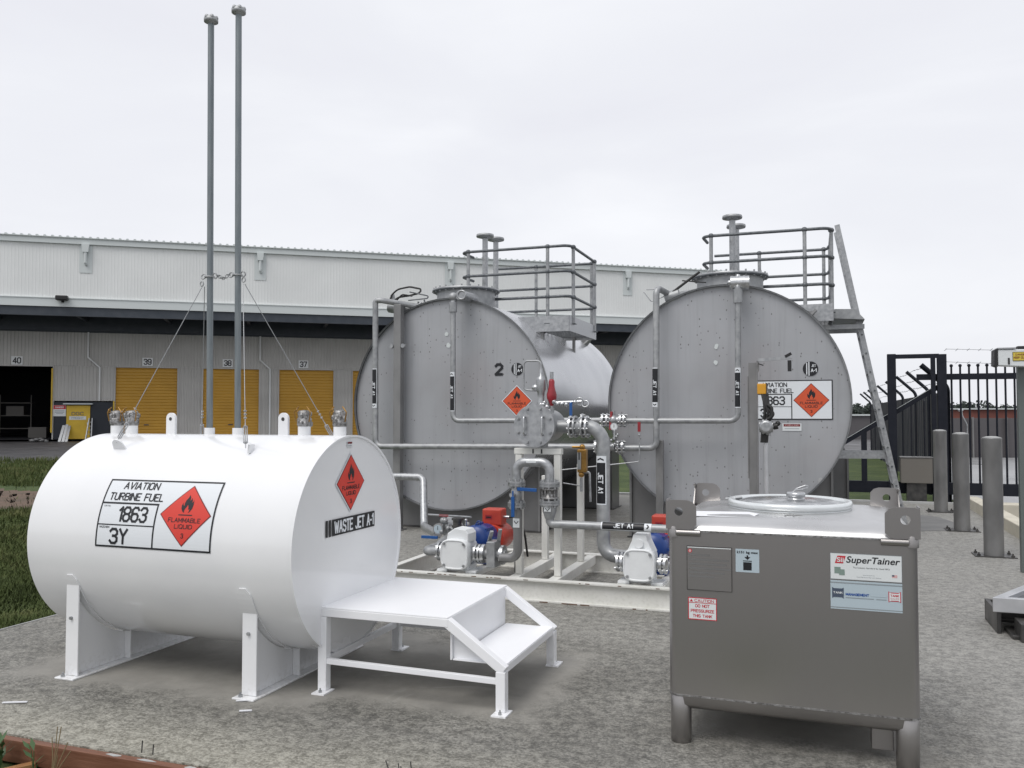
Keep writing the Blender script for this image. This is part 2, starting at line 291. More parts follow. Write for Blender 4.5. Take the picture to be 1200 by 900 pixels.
# ---------------------------------------------------------------- mesh building
def wloc(o):
    v = Vector((0, 0, 0))
    while o is not None:
        v += o.location; o = o.parent
    return v
class MB:
    def __init__(s): s.v = []; s.f = []; s.m = []; s.sm = []
    def add(s, vs, fs, mi=0, smooth=False):
        o = len(s.v); s.v += [tuple(v) for v in vs]
        for f in fs: s.f.append(tuple(i + o for i in f)); s.m.append(mi); s.sm.append(smooth)
        return s
    def box(s, x0, x1, y0, y1, z0, z1, mi=0):
        v = [(x0, y0, z0), (x1, y0, z0), (x1, y1, z0), (x0, y1, z0), (x0, y0, z1), (x1, y0, z1), (x1, y1, z1), (x0, y1, z1)]
        return s.add(v, [(0, 3, 2, 1), (4, 5, 6, 7), (0, 1, 5, 4), (1, 2, 6, 5), (2, 3, 7, 6), (3, 0, 4, 7)], mi)
    def bar(s, p0, p1, wd, ht, up=(0, 0, 1), mi=0):
        p0 = Vector(p0); p1 = Vector(p1); d = (p1 - p0).normalized(); up = Vector(up)
        a = d.cross(up)
        if a.length < 1e-4: a = d.cross(Vector((1, 0, 0)))
        a.normalize(); b = a.cross(d).normalized(); a *= wd / 2; b *= ht / 2
        v = [p0 - a - b, p0 + a - b, p0 + a + b, p0 - a + b, p1 - a - b, p1 + a - b, p1 + a + b, p1 - a + b]
        return s.add(v, [(0, 1, 2, 3), (7, 6, 5, 4), (0, 4, 5, 1), (1, 5, 6, 2), (2, 6, 7, 3), (3, 7, 4, 0)], mi)
    def prism(s, poly, thick, mi=0):      # poly: planar list of 3D points, thick: offset vector
        poly = [Vector(p) for p in poly]; th = Vector(thick); n = len(poly)
        tris = tessellate_polygon([poly])
        vs = poly + [p + th for p in poly]
        fs = [tuple(t) for t in tris] + [tuple(i + n for i in reversed(t)) for t in tris] + [(i, (i + 1) % n, (i + 1) % n + n, i + n) for i in range(n)]
        return s.add(vs, fs, mi)
    def lathe(s, prof, o, ax=(0, 0, 1), n=24, mi=0, smooth=True):   # prof: (r, h) list
        o = Vector(o); ax = Vector(ax).normalized(); a = ax.orthogonal().normalized(); b = ax.cross(a)
        vs = []; fs = []
        for r, h in prof:
            for k in range(n):
                t = 2 * PI * k / n; vs.append(o + ax * h + (a * math.cos(t) + b * math.sin(t)) * r)
        for i in range(len(prof) - 1):
            for k in range(n):
                k2 = (k + 1) % n; fs.append((i * n + k, i * n + k2, (i + 1) * n + k2, (i + 1) * n + k))
        s.add(vs, fs, mi, smooth)
        for i, rev in ((0, True), (len(prof) - 1, False)):
            if prof[i][0] > 1e-5:
                ring = vs[i * n:(i + 1) * n]; s.add(ring, [tuple(reversed(range(n))) if rev else tuple(range(n))], mi, False)
        return s
    def cyl(s, p0, p1, r, r2=None, n=20, mi=0):
        p0 = Vector(p0); p1 = Vector(p1); d = p1 - p0
        return s.lathe([(r, 0), (r if r2 is None else r2, d.length)], p0, d, n, mi)
    def tube(s, pts, r, bend=0., n=12, mi=0, caps=True, seg=7):
        pts = [Vector(p) for p in pts]
        if bend:
            q = [pts[0]]
            for i in range(1, len(pts) - 1):
                p = pts[i]; a = (pts[i - 1] - p); b = (pts[i + 1] - p); la, lb = a.length, b.length; a.normalize(); b.normalize()
                ang = a.angle(b)
                if ang > PI - .05: q.append(p); continue
                dd = min(bend / math.tan(ang / 2), la * .49, lb * .49); rr = dd * math.tan(ang / 2)
                bis = (a + b).normalized(); c = p + bis * (rr / math.sin(ang / 2))
                s0 = p + a * dd - c; s1 = p + b * dd - c
                om = s0.angle(s1)
                for k in range(seg + 1): q.append(c + (s0 * math.sin(om * (1 - k / seg)) + s1 * math.sin(om * k / seg)) / math.sin(om))
            q.append(pts[-1]); pts = q
        T = []
        for i in range(len(pts)):
            t = (pts[min(i + 1, len(pts) - 1)] - pts[max(i - 1, 0)]); T.append(t.normalized())
        a = T[0].orthogonal().normalized(); vs = []; fs = []
        for i, p in enumerate(pts):
            a = (a - T[i] * a.dot(T[i])).normalized(); b = T[i].cross(a)
            for k in range(n):
                t = 2 * PI * k / n; vs.append(p + (a * math.cos(t) + b * math.sin(t)) * r)
        for i in range(len(pts) - 1):
            for k in range(n):
                k2 = (k + 1) % n; fs.append((i * n + k, i * n + k2, (i + 1) * n + k2, (i + 1) * n + k))
        s.add(vs, fs, mi, True)
        if caps:
            s.add(vs[:n], [tuple(reversed(range(n)))], mi); s.add(vs[-n:], [tuple(range(n))], mi)
        return s
    def torus(s, c, ax, R_, r, n=24, m=8, mi=0, a0=0, a1=2 * PI):
        c = Vector(c); ax = Vector(ax).normalized(); a = ax.orthogonal().normalized(); b = ax.cross(a)
        full = abs(a1 - a0 - 2 * PI) < 1e-4
        pts = [c + (a * math.cos(a0 + (a1 - a0) * k / n) + b * math.sin(a0 + (a1 - a0) * k / n)) * R_ for k in range(n + (1))]
        return s.tube(pts, r, 0, m, mi, caps=not full)
    def ball(s, c, r, n=12, mi=0, sq=(1, 1, 1)):
        c = Vector(c); vs = []; fs = []; h = n // 2
        for i in range(h + 1):
            for k in range(n):
                p = PI * i / h; t = 2 * PI * k / n
                vs.append(c + Vector((r * sq[0] * math.sin(p) * math.cos(t), r * sq[1] * math.sin(p) * math.sin(t), r * sq[2] * math.cos(p))))
        for i in range(h):
            for k in range(n):
                k2 = (k + 1) % n; fs.append((i * n + k, (i + 1) * n + k, (i + 1) * n + k2, i * n + k2))
        return s.add(vs, fs, mi, True)
    def build(s, name, mats, parent=None, bevel=0, local=False, recalc=True, **tags):
        off = Vector((0, 0, 0)) if (local or parent is None) else wloc(parent)
        me = bpy.data.meshes.new(name)
        me.from_pydata([(v[0] - off.x, v[1] - off.y, v[2] - off.z) for v in s.v], [], s.f)
        if not isinstance(mats, (list, tuple)): mats = [mats]
        for m in mats: me.materials.append(M[m] if isinstance(m, str) else m)
        me.polygons.foreach_set('material_index', s.m); me.polygons.foreach_set('use_smooth', s.sm)
        if recalc:
            b = bmesh.new(); b.from_mesh(me); bmesh.ops.remove_doubles(b, verts=b.verts, dist=1e-6) if False else None
            bmesh.ops.recalc_face_normals(b, faces=b.faces); b.to_mesh(me); b.free()
        me.update()
        o = bpy.data.objects.new(name, me); C.objects.link(o); o.parent = parent
        if bevel:
            bm = o.modifiers.new('bevel', 'BEVEL'); bm.width = bevel; bm.segments = 2; bm.limit_method = 'ANGLE'; bm.angle_limit = R(50); bm.harden_normals = False
        for k, v in tags.items(): o[k] = v
        return o
def thing(name, loc, label, category, group=None, rotz=0):
    o = bpy.data.objects.new(name, None); C.objects.link(o); o.location = loc; o.rotation_euler = (0, 0, rotz); o.empty_display_size = .2
    o['label'] = label; o['category'] = category
    if group: o['group'] = group
    return o
def tag(o, label, category, group=None):
    o['label'] = label; o['category'] = category
    if group: o['group'] = group
    return o
def copy_tree(o, parent=None):
    c = o.copy(); C.objects.link(c); c.parent = parent
    for ch in list(o.children): copy_tree(ch, c)
    return c

# ---------------------------------------------------------------- lettering and signs
_tc = {}
def text_geo(txt, bold=0.0, shear=0.0):
    k = (txt, bold, shear)
    if k in _tc: return _tc[k]
    cu = bpy.data.curves.new('t', 'FONT'); cu.body = txt; cu.size = 1; cu.offset = bold; cu.shear = shear; cu.resolution_u = 4
    o = bpy.data.objects.new('t', cu); C.objects.link(o)
    bpy.context.view_layer.update()
    me = bpy.data.meshes.new_from_object(o.evaluated_get(bpy.context.evaluated_depsgraph_get()))
    vs = [(v.co.x, v.co.y) for v in me.vertices]; tr = []
    me.calc_loop_triangles()
    for t in me.loop_triangles: tr.append(tuple(t.vertices))
    bpy.data.objects.remove(o); bpy.data.curves.remove(cu); bpy.data.meshes.remove(me)
    x0 = min(v[0] for v in vs); x1 = max(v[0] for v in vs); y0 = min(v[1] for v in vs); y1 = max(v[1] for v in vs)
    r = ([((x - x0) / (x1 - x0), (y - y0) / (y1 - y0)) for x, y in vs], tr, (x1 - x0) / (y1 - y0)); _tc[k] = r
    return r
FLAME = [(.36, .02), (.20, .10), (.08, .26), (.06, .42), (.14, .56), (.17, .44), (.26, .38), (.24, .54), (.30, .70), (.42, .84), (.47, 1.0), (.60, .84), (.60, .68), (.68, .74), (.70, .84), (.80, .68), (.80, .56), (.86, .62), (.90, .72), (.95, .50), (.93, .28), (.82, .12), (.66, .02), (.72, .14), (.70, .26), (.62, .18), (.60, .34), (.52, .46), (.46, .34), (.38, .24), (.33, .14)]
_O = [(1, 0), (3, 0), (4, 1), (4, 5), (3, 6), (1, 6), (0, 5), (0, 1), (1, 0)]
GL = {'A': (4, [[(0, 0), (2, 6), (4, 0)], [(.75, 2), (3.25, 2)]]), 'V': (4, [[(0, 6), (2, 0), (4, 6)]]), 'I': (0, [[(0, 0), (0, 6)]]), 'T': (3.8, [[(0, 6), (3.8, 6)], [(1.9, 6), (1.9, 0)]]),
 'O': (4, [_O]), '0': (4, [_O]), 'N': (4, [[(0, 0), (0, 6), (4, 0), (4, 6)]]), 'U': (4, [[(0, 6), (0, 1), (1, 0), (3, 0), (4, 1), (4, 6)]]),
 'R': (4, [[(0, 0), (0, 6), (3, 6), (4, 5), (4, 4), (3, 3), (0, 3)], [(2.2, 3), (4, 0)]]), 'P': (4, [[(0, 0), (0, 6), (3, 6), (4, 5), (4, 3.8), (3, 2.8), (0, 2.8)]]),
 'B': (4, [[(0, 3.1), (3, 3.1), (4, 4), (4, 5), (3, 6), (0, 6), (0, 0), (3, 0), (4, 1), (4, 2.2), (3, 3.1)]]), 'E': (3.6, [[(3.6, 6), (0, 6), (0, 0), (3.6, 0)], [(0, 3), (3, 3)]]),
 'F': (3.6, [[(3.6, 6), (0, 6), (0, 0)], [(0, 3), (3, 3)]]), 'L': (3.4, [[(0, 6), (0, 0), (3.4, 0)]]), 'M': (4.8, [[(0, 0), (0, 6), (2.4, 1.2), (4.8, 6), (4.8, 0)]]),
 'Q': (4, [_O, [(2.6, 1.6), (4.1, -.3)]]), 'D': (4, [[(0, 0), (0, 6), (2.6, 6), (4, 4.6), (4, 1.4), (2.6, 0), (0, 0)]]), 'W': (5.4, [[(0, 6), (1.3, 0), (2.7, 5.2), (4.1, 0), (5.4, 6)]]),
 'S': (4, [[(4, 5), (3, 6), (1, 6), (0, 5), (0, 4), (1, 3.2), (3, 2.8), (4, 2), (4, 1), (3, 0), (1, 0), (0, 1)]]), 'J': (3, [[(3, 6), (3, 1), (2.2, 0), (.8, 0), (0, 1)]]), '-': (1.8, [[(0, 2.6), (1.8, 2.6)]]),
 '1': (1.5, [[(0, 4.6), (1.5, 6), (1.5, 0)]]), '2': (4, [[(0, 5), (1, 6), (3, 6), (4, 5), (4, 3.8), (0, 0), (4, 0)]]), '3': (4, [[(0, 5), (1, 6), (3, 6), (4, 5), (4, 4), (3, 3.1), (1.6, 3.1)], [(3, 3.1), (4, 2.2), (4, 1), (3, 0), (1, 0), (0, 1)]]),
 '4': (4, [[(3, 0), (3, 6), (0, 1.6), (4, 1.6)]]), '5': (4, [[(3.8, 6), (.2, 6), (0, 3.4), (3, 3.4), (4, 2.5), (4, 1), (3, 0), (1, 0), (0, 1)]]),
 '6': (4, [[(4, 5), (3, 6), (1, 6), (0, 5), (0, 1), (1, 0), (3, 0), (4, 1), (4, 2.4), (3, 3.3), (1, 3.3), (0, 2.4)]]), '7': (4, [[(0, 6), (4, 6), (1.5, 0)]]),
 '8': (4, [[(1, 3.1), (3, 3.1), (4, 4), (4, 5), (3, 6), (1, 6), (0, 5), (0, 4), (1, 3.1), (0, 2.2), (0, 1), (1, 0), (3, 0), (4, 1), (4, 2.2), (3, 3.1)]]),
 '9': (4, [[(0, 1), (1, 0), (3, 0), (4, 1), (4, 5), (3, 6), (1, 6), (0, 5), (0, 3.6), (1, 2.7), (3, 2.7), (4, 3.6)]]), 'Y': (4, [[(0, 6), (2, 3), (4, 6)], [(2, 3), (2, 0)]]),
 'C': (4, [[(4, 5), (3, 6), (1, 6), (0, 5), (0, 1), (1, 0), (3, 0), (4, 1)]]), 'G': (4, [[(4, 5), (3, 6), (1, 6), (0, 5), (0, 1), (1, 0), (3, 0), (4, 1), (4, 2.8), (2.4, 2.8)]]),
 'Z': (4, [[(0, 6), (4, 6), (0, 0), (4, 0)]]), 'H': (4, [[(0, 0), (0, 6)], [(4, 0), (4, 6)], [(0, 3), (4, 3)]]), 'K': (4, [[(0, 0), (0, 6)], [(4, 6), (0, 2.4)], [(1.4, 3.6), (4, 0)]]), ' ': (2.2, [])}
class Sign:
    """flat artwork in sign coordinates (a across, b up, metres), mapped onto a plane or round a cylinder by fn(a, b, lift)"""
    def __init__(s, fn, step=0): s.fn = fn; s.step = step; s.mb = MB(); s.mats = []
    def mi(s, m):
        if m not in s.mats: s.mats.append(m)
        return s.mats.index(m)
    def tri(s, pts, m, lay):
        polys = [pts]
        if s.step:
            polys = []; b0 = min(p[1] for p in pts); b1 = max(p[1] for p in pts)
            k0 = math.floor(b0 / s.step); k1 = math.ceil(b1 / s.step + 1e-9)
            for k in range(k0, k1 + 1):
                p = pts
                for lim, sg in ((k * s.step, 1), ((k + 1) * s.step, -1)):
                    q = []
                    for i in range(len(p)):
                        a, b = p[i], p[(i + 1) % len(p)]; da = (a[1] - lim) * sg; db = (b[1] - lim) * sg
                        if da >= 0: q.append(a)
                        if da * db < 0: t = da / (da - db); q.append((a[0] + (b[0] - a[0]) * t, a[1] + (b[1] - a[1]) * t))
                    p = q
                    if len(p) < 3: break
                if len(p) >= 3: polys.append(p)
        i = s.mi(m)
        for p in polys: s.mb.add([s.fn(a, b, lay) for a, b in p], [tuple(range(len(p)))], i)
    def poly(s, pts, m, lay):
        tr = tessellate_polygon([[Vector((a, b, 0)) for a, b in pts]])
        for t in tr: s.tri([pts[i] for i in t], m, lay)
    def rect(s, a0, b0, a1, b1, m, lay): s.tri([(a0, b0), (a1, b0), (a1, b1), (a0, b1)], m, lay)
    def frame(s, a0, b0, a1, b1, w_, m, lay):
        s.rect(a0, b0, a1, b0 + w_, m, lay); s.rect(a0, b1 - w_, a1, b1, m, lay)
        s.rect(a0, b0 + w_, a0 + w_, b1 - w_, m, lay); s.rect(a1 - w_, b0 + w_, a1, b1 - w_, m, lay)
    def text(s, txt, ca, cb, w_, h_, m, lay, bold=0., shear=0., vert=False):
        if all(c in GL for c in txt) and not vert:
            gap = 1.45; tot = sum(GL[c][0] for c in txt) + gap * (len(txt) - 1)
            th = h_ * (.16 if bold < .015 else .175 if bold < .028 else .21)
            gy = (h_ - th) / 6
            if w_ is None: w_ = tot * gy * .9 + th
            gx = (w_ - th) / max(tot, .01); x = ca - w_ / 2 + th / 2; y = cb - h_ / 2 + th / 2; k = 0
            if w_ / max(1, len(txt)) < h_ * .62: th *= .9
            for c in txt:
                for st_ in GL[c][1]:
                    pts = [(x + a * gx, y + b_ * gy) for a, b_ in st_]
                    for (ax_, ay), (bx, by) in zip(pts, pts[1:]):
                        dx, dy = bx - ax_, by - ay; l_ = math.hypot(dx, dy); dx /= l_; dy /= l_; e_ = th * .36; nx, ny = -dy * th / 2, dx * th / 2
                        ax2, ay2, bx2, by2 = ax_ - dx * e_, ay - dy * e_, bx + dx * e_, by + dy * e_
                        s.tri([(ax2 - nx, ay2 - ny), (bx2 - nx, by2 - ny), (bx2 + nx, by2 + ny), (ax2 + nx, ay2 + ny)], m, lay + (k % 9) * .06); k += 1
                x += (GL[c][0] + gap) * gx
            return
        vs, tr, asp = text_geo(txt, bold, shear)
        if w_ is None: w_ = h_ * asp
        for t in tr:
            if vert: s.tri([(ca + (.5 - vs[i][1]) * -h_ * -1, cb + (vs[i][0] - .5) * -w_ * -1) for i in t], m, lay)
            else: s.tri([(ca + (vs[i][0] - .5) * w_, cb + (vs[i][1] - .5) * h_) for i in t], m, lay)
    def disc(s, ca, cb, r, m, lay, n=28): s.poly([(ca + r * math.cos(2 * PI * k / n), cb + r * math.sin(2 * PI * k / n)) for k in range(n)], m, lay)
    def flame(s, ca, cb, w_, h_, m, lay):
        s.poly([(ca + (a - .5) * w_, cb + (b - .5) * h_) for a, b in FLAME], m, lay)
    def diamond(s, ca, cb, hw, hh, red, lay=0, white=True):
        def d(k): return [(ca - hw * k, cb), (ca, cb - hh * k), (ca + hw * k, cb), (ca, cb + hh * k)]
        if white: s.poly(d(1.07), 'paperw', lay)
        s.poly(d(1.0), 'dimred', lay + 1); s.poly(d(.955), red, lay + 2)
        s.flame(ca, cb + .36 * hh, .50 * hw, .62 * hh, 'ink', lay + 3)
        s.rect(ca - .27 * hw, cb - .02 * hh, ca + .27 * hw, cb + .015 * hh, 'ink', lay + 3)
        s.text('FLAMMABLE', ca, cb - .17 * hh, 1.26 * hw, .15 * hh, 'ink', lay + 3, .008)
        s.text('LIQUID', ca, cb - .37 * hh, .70 * hw, .145 * hh, 'ink', lay + 3, .008)
        s.text('3', ca, cb - .66 * hh, None, .16 * hh, 'ink', lay + 3)
    def build(s, name, parent=None, **k): return s.mb.build(name, s.mats, parent, recalc=False, **k)
def plane_fn(o, ea, eb, en, d0=.0025, dl=.0009):
    o = Vector(o); ea = Vector(ea); eb = Vector(eb); en = Vector(en)
    return lambda a, b, l: o + ea * a + eb * b + en * (d0 + dl * l)

# =============================================================== SETTING
UL, UR, VF, VB = -5.73, 2.45, 3.27, 17.0      # slab edges
GZ = -.13                                      # ground level round the slab
def struct(mb, name, m, **k):
    o = mb.build(name, m, **k); o['kind'] = 'structure'; return o
b = MB(); n = 40; S = 900
b.add([(-S, -S, GZ), (S, -S, GZ), (S, S, GZ), (-S, S, GZ)], [(0, 1, 2, 3)])
struct(b, 'ground', 'grass')
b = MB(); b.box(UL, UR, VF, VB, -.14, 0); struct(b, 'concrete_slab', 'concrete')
b = MB(); b.box(UL - .012, UL, VF, VB, -.12, .006); b.box(UL, -.0, VB, VB + .14, -.13, .035); b.box(0, UR, VB, VB + .14, -.13, .035)
struct(b, 'slab_kerb', 'ltconc')
A0 = Vector((-46.611, 42.399, 0)); WA = R(35.5)
WD = Vector((math.cos(WA), math.sin(WA), 0)); WN = Vector((-math.sin(WA), math.cos(WA), 0))
def wpt(s_, off, z): p = A0 + WD * s_ + WN * off; return (p.x, p.y, z)
# asphalt yard in front of the warehouse; its near edge runs parallel with the building
kk = (atz(0, 543, GZ) - A0).dot(WN)
b = MB(); b.add([wpt(-80, kk, GZ + .004), wpt(110, kk, GZ + .004), wpt(110, 60, GZ + .004), wpt(-80, 60, GZ + .004)], [(0, 1, 2, 3)])
struct(b, 'asphalt_yard', 'asphalt')
# strip of bare soil in the grass
p0 = atz(-60, 572, GZ); p1 = atz(150, 580, GZ); p2 = atz(150, 596, GZ); p3 = atz(-60, 597, GZ)
b = MB(); top = []; bot = []
for k in range(41):
    t = k / 40; top.append(p0.lerp(p1, t) + Vector((0, random.uniform(-.35, .35), .004))); bot.append(p3.lerp(p2, t) + Vector((0, random.uniform(-.25, .25), .004)))
vs = top + bot
b.add(vs, [(i, i + 1, 41 + i + 1, 41 + i) for i in range(40)]); struct(b, 'bare_soil', 'dirt')
b = MB(); b.add([(-60, -60, GZ + .004), (60, -60, GZ + .004), (60, 2.0, GZ + .004), (-60, 2.0, GZ + .004)], [(0, 1, 2, 3)]); struct(b, 'unseen_gravel_reflector', mat('reflector_gravel', (.10, .097, .093), .8, 0, (.17, .163, .155), 8, 8, .35, .65, bump=.4, bscale=50))  # unseen gravel added behind the camera, gives neutral reflections and bounce on the container
# black asphalt drive and cream kerb beyond the bollards, pale road beyond the gate
b = MB(); b.add([(UR + .22, 3, GZ + .008), (14, 3, GZ + .008), (14, VB - .9, GZ + .008), (UR + .22, VB - .9, GZ + .008)], [(0, 1, 2, 3)]); struct(b, 'driveway', 'asphalt2')
b = MB()
b.box(UR, UR + .2, 7.0, 16.9, -.12, .17)
b.box(UR + .2, 14, 16.0, 16.2, -.12, .13)
b.box(UR + .2, 14, 16.2, 17.15, -.12, .06)
struct(b, 'kerb', 'cream', bevel=.012)
b = MB(); b.add([(2.6, 18.9, GZ + .01), (30, 18.9, GZ + .01), (60, 46, GZ + .01), (2.6, 46, GZ + .01)], [(0, 1, 2, 3)]); struct(b, 'road', 'road')

b = MB(); b.add([tuple(atz(x, y, .004)) for x, y in ((1070, 602), (1100, 606), (1118, 612), (1126, 622), (1070, 622))], [(0, 1, 2, 3, 4)]); struct(b, 'slab_patch', mat('darker_patch', (.15, .15, .15), .6, 0, (.19, .19, .185), 3, bump=.1))
# grass blades as one sheet of stuff, thick near the slab, thinner away
b = MB(); vs = []; fs = []
def blade(x, y, z, h, w_, lean, ang):
    i = len(vs); ca, sa = math.cos(ang), math.sin(ang); lx, ly = math.cos(ang + 1.3) * lean, math.sin(ang + 1.3) * lean
    vs.extend([(x - ca * w_, y - sa * w_, z), (x + ca * w_, y + sa * w_, z), (x + lx * .4 + ca * w_ * .6, y + ly * .4 + sa * w_ * .6, z + h * .65), (x + lx * .4 - ca * w_ * .6, y + ly * .4 - sa * w_ * .6, z + h * .65), (x + lx, y + ly, z + h)])
    fs.extend([(i, i + 1, i + 2, i + 3), (i + 3, i + 2, i + 4)])
soil = (atz(0, 574, GZ).y, atz(0, 597, GZ).y)
cnt = 0
while cnt < 52000:
    px = random.uniform(-40, 235); yy = 541 + 215 * random.random() ** 1.25
    p = atz(px, yy, GZ)
    if p.x > UL - .05: continue
    # the cylinder hides everything right of here
    tclump = math.sin(p.x * 2.1 + math.sin(p.y * 1.7) * 2) * math.sin(p.y * 1.3 + math.sin(p.x * .9) * 2)
    if 570 < yy < 599 and random.random() < .975: continue
    if random.random() < .25 - .3 * tclump: continue
    d = (p - EYE).length
    h = random.uniform(.035, .085) * (1.1 + .5 * tclump) * (.7 + d / 26)
    blade(p.x, p.y, GZ, h, .003 + d * .00035, random.uniform(.01, .09), random.uniform(0, 6.28)); cnt += 1
for _ in range(5200):      # rank grass below the formwork in the foreground corner
    x = random.uniform(-5.4, -2.2); y = random.uniform(2.6, 3.14)
    blade(x, y, GZ - .02, random.uniform(.02, .085) * (1 + (x < -3.75) * .8), .003, random.uniform(.0, .06), random.uniform(0, 6.28))
b.add(vs, fs); o = b.build('grass', 'blade', recalc=False); o['kind'] = 'stuff'

# far treeline
b = MB(); vs = []; fs = []
for k in range(95):
    px = 900 + k * 5.2 + random.uniform(-3, 3); D = random.uniform(235, 270)
    dr = ray(px, 486); dr.z = 0; base = dr * (D)
    topy = random.uniform(471, 480) - (7 if random.random() < .10 else 0)
    if px < 1015: topy -= 2
    H = (486 - topy) / FPX * D + 1.6
    rr = random.uniform(1.6, 3.6)
    for q in range(260):
        u_, v_ = random.uniform(-1, 1), random.uniform(0, 6.28); s_ = math.sqrt(1 - u_ * u_)
        rad = random.uniform(.55, 1.05)
        c = Vector((base.x + rr * s_ * math.cos(v_) * rad, base.y + rr * s_ * math.sin(v_) * rad, H * .5 + H * .5 * u_ * rad))
        a = Vector((random.uniform(-1, 1), random.uniform(-1, 1), random.uniform(-1, 1))).normalized() * random.uniform(.25, .55); bb = a.orthogonal().normalized() * random.uniform(.25, .5)
        i = len(vs); vs.extend([c - a, c + bb, c + a, c - bb]); fs.append((i, i + 1, i + 2, i + 3))
b.add(vs, fs); o = b.build('far_treeline', 'leaf', recalc=False); o['kind'] = 'stuff'

# =============================================================== WAREHOUSE
wh = thing('warehouse', tuple(A0), 'long pale metal-clad warehouse with overhanging upper wall and numbered ochre roller doors', 'warehouse', rotz=WA)
def wb(mb, name, m, parent=None, **k): return mb.build(name, m, parent or wh, local=True, **k)
def corr(mb, x0, x1, y, z0, z1, pitch=.2, dep=.03, flat=.55, mi=0):
    n_ = max(1, int(round((x1 - x0) / pitch))); P = (x1 - x0) / n_; pts = []
    for i in range(n_):
        a = x0 + i * P; pts += [(a, y), (a + P * flat, y), (a + P * (flat + .12), y - dep), (a + P * .88, y - dep)]
    pts.append((x1, y)); m = len(pts)
    mb.add([(p[0], p[1], z0) for p in pts] + [(p[0], p[1], z1) for p in pts], [(i, i + 1, m + i + 1, m + i) for i in range(m - 1)], mi)
XL, XR = -34., 47.4
ZE, ZF, ZS, ZD = 12.4, 8.17, 7.3, 4.72
b = MB(); corr(b, XL, XR, -4, ZF + .55, ZE - .35, .19, .010, .7); wb(b, 'upper_wall', 'clad', recalc=False)
b = MB(); b.box(XL, XR, -4.10, -4.0, ZF, ZF + .56); b.box(XL, XR, -4.14, -4.1, ZF + .50, ZF + .55); wb(b, 'fascia_flashing', 'trim')
b = MB(); b.box(XL, XR, -4.16, -3.99, ZE - .36, ZE); b.box(XL, XR, -4.2, -4.16, ZE - .05, ZE + .02); wb(b, 'gutter', 'trim')
b = MB(); pts = []                                # roof sheets, the rib ends show above the gutter
n_ = int((XR - XL) / .42)
for i in range(n_):
    a = XL + i * .42; pts += [(a, ZE + .03), (a + .24, ZE + .03), (a + .27, ZE + .11), (a + .37, ZE + .11)]
m = len(pts); b.add([(x, -4.24, z) for x, z in pts] + [(x, 30, z + 1.1) for x, z in pts], [(i, i + 1, m + i + 1, m + i) for i in range(m - 1)])
b.add([(x, -4.24, z) for x, z in pts] + [(x, -4.24, ZE - .01) for x, z in pts], [(i, i + 1, m + i + 1, m + i) for i in range(m - 1)])
wb(b, 'roof', 'trim', recalc=False)
b = MB(); b.box(XR - .1, XR, -4, 30, 0, ZE + .02); b.box(XL, XL + .1, -4, 30, 0, ZE); b.box(XL, XR, 29.9, 30, 0, ZE + .9); wb(b, 'end_wall', 'clad')
b = MB(); b.box(XL, XR, -3.99, .1, ZF - .03, ZF); b.box(XL, XR, -4.0, -3.8, ZF - .55, ZF - .03); b.box(XL, XR, -.35, -.05, ZS - .25, ZF - .04)
x = XL + .6
while x < XR: b.box(x, x + .2, -3.8, -.35, ZF - .5, ZF - .04); x += 5.05
wb(b, 'canopy', 'dtrim')
b = MB(); b.box(XL, XR, -.12, -.04, ZS - .33, ZS - .25); wb(b, 'canopy_edge_trim', 'dtrim')
doors = [(3.75, 7.6, '39'), (9.15, 12.86, '38'), (14.17, 17.9, '37'), (19.2, 22.9, '36'), (24.5, 28.2, '35'), (29.5, 33.2, '34'), (34.6, 38.3, '33'), (39.7, 43.4, '32')]
b = MB(); corr(b, XL, XR, 0, ZD + .06, ZS, .205, .035, .5)
edges = [.05] + [q for d in doors for q in d[:2]] + [XR]
segs = [(.05, 3.75, 2.5)] + [(doors[i][1], doors[i + 1][0], 0) for i in range(len(doors) - 1)] + [(doors[-1][1], XR, 0), (XL, -7.2, 0)]
for s0, s1, z0 in segs: corr(b, s0 + .06, s1 - .06, 0, z0, ZD + .05, .205, .035, .5)
wb(b, 'lower_wall', 'clad2', recalc=False)
b = MB()
for s0, s1, _ in doors + [(-7.2, .05, '')]:
    b.box(s0 - .06, s0 + .02, -.06, .18, 0, ZD + .04); b.box(s1 - .02, s1 + .06, -.06, .18, 0, ZD + .04); b.box(s0 + .02, s1 - .02, -.06, .18, ZD, ZD + .06)
wb(b, 'door_trim', 'clad2')
for i, (s0, s1, num) in enumerate(doors):
    b = MB(); k = 0; pts = []; z = 0
    while z < ZD: pts += [(.125, z), (.10, z + .03), (.10, z + .17), (.125, z + .2)]; z += .2
    pts = [(y, min(z, ZD)) for y, z in pts]; m = len(pts)
    b.add([(s0 + .02, y, z) for y, z in pts] + [(s1 - .02, y, z) for y, z in pts], [(i_, i_ + 1, m + i_ + 1, m + i_) for i_ in range(m - 1)])
    dr = wb(b, 'roller_door', 'roller', recalc=False)
    b = MB(); b.box(s0 + .02, s1 - .02, .07, .15, .0, .13); b.box((s0 + s1) / 2 - .15, (s0 + s1) / 2 + .15, .05, .09, .9, .96); wb(b, 'bottom_rail', 'dtrim', dr)
    sg = Sign(plane_fn((s0 + (s1 - s0) * (.44 if i else .51), -.05, 5.12), (1, 0, 0), (0, 0, 1), (0, -1, 0)))
    sg.rect(-.33, -.27, .33, .27, 'clad', 0); sg.text(num, 0, 0, .50, .40, 'ink', 1, .02)
    o = sg.build('door_number'); o.parent = wh
sg = Sign(plane_fn((-2.06, -.05, 5.08), (1, 0, 0), (0, 0, 1), (0, -1, 0))); sg.rect(-.33, -.27, .33, .27, 'clad', 0); sg.text('40', 0, 0, .50, .40, 'ink', 1, .02)
o = sg.build('door_number'); o.parent = wh
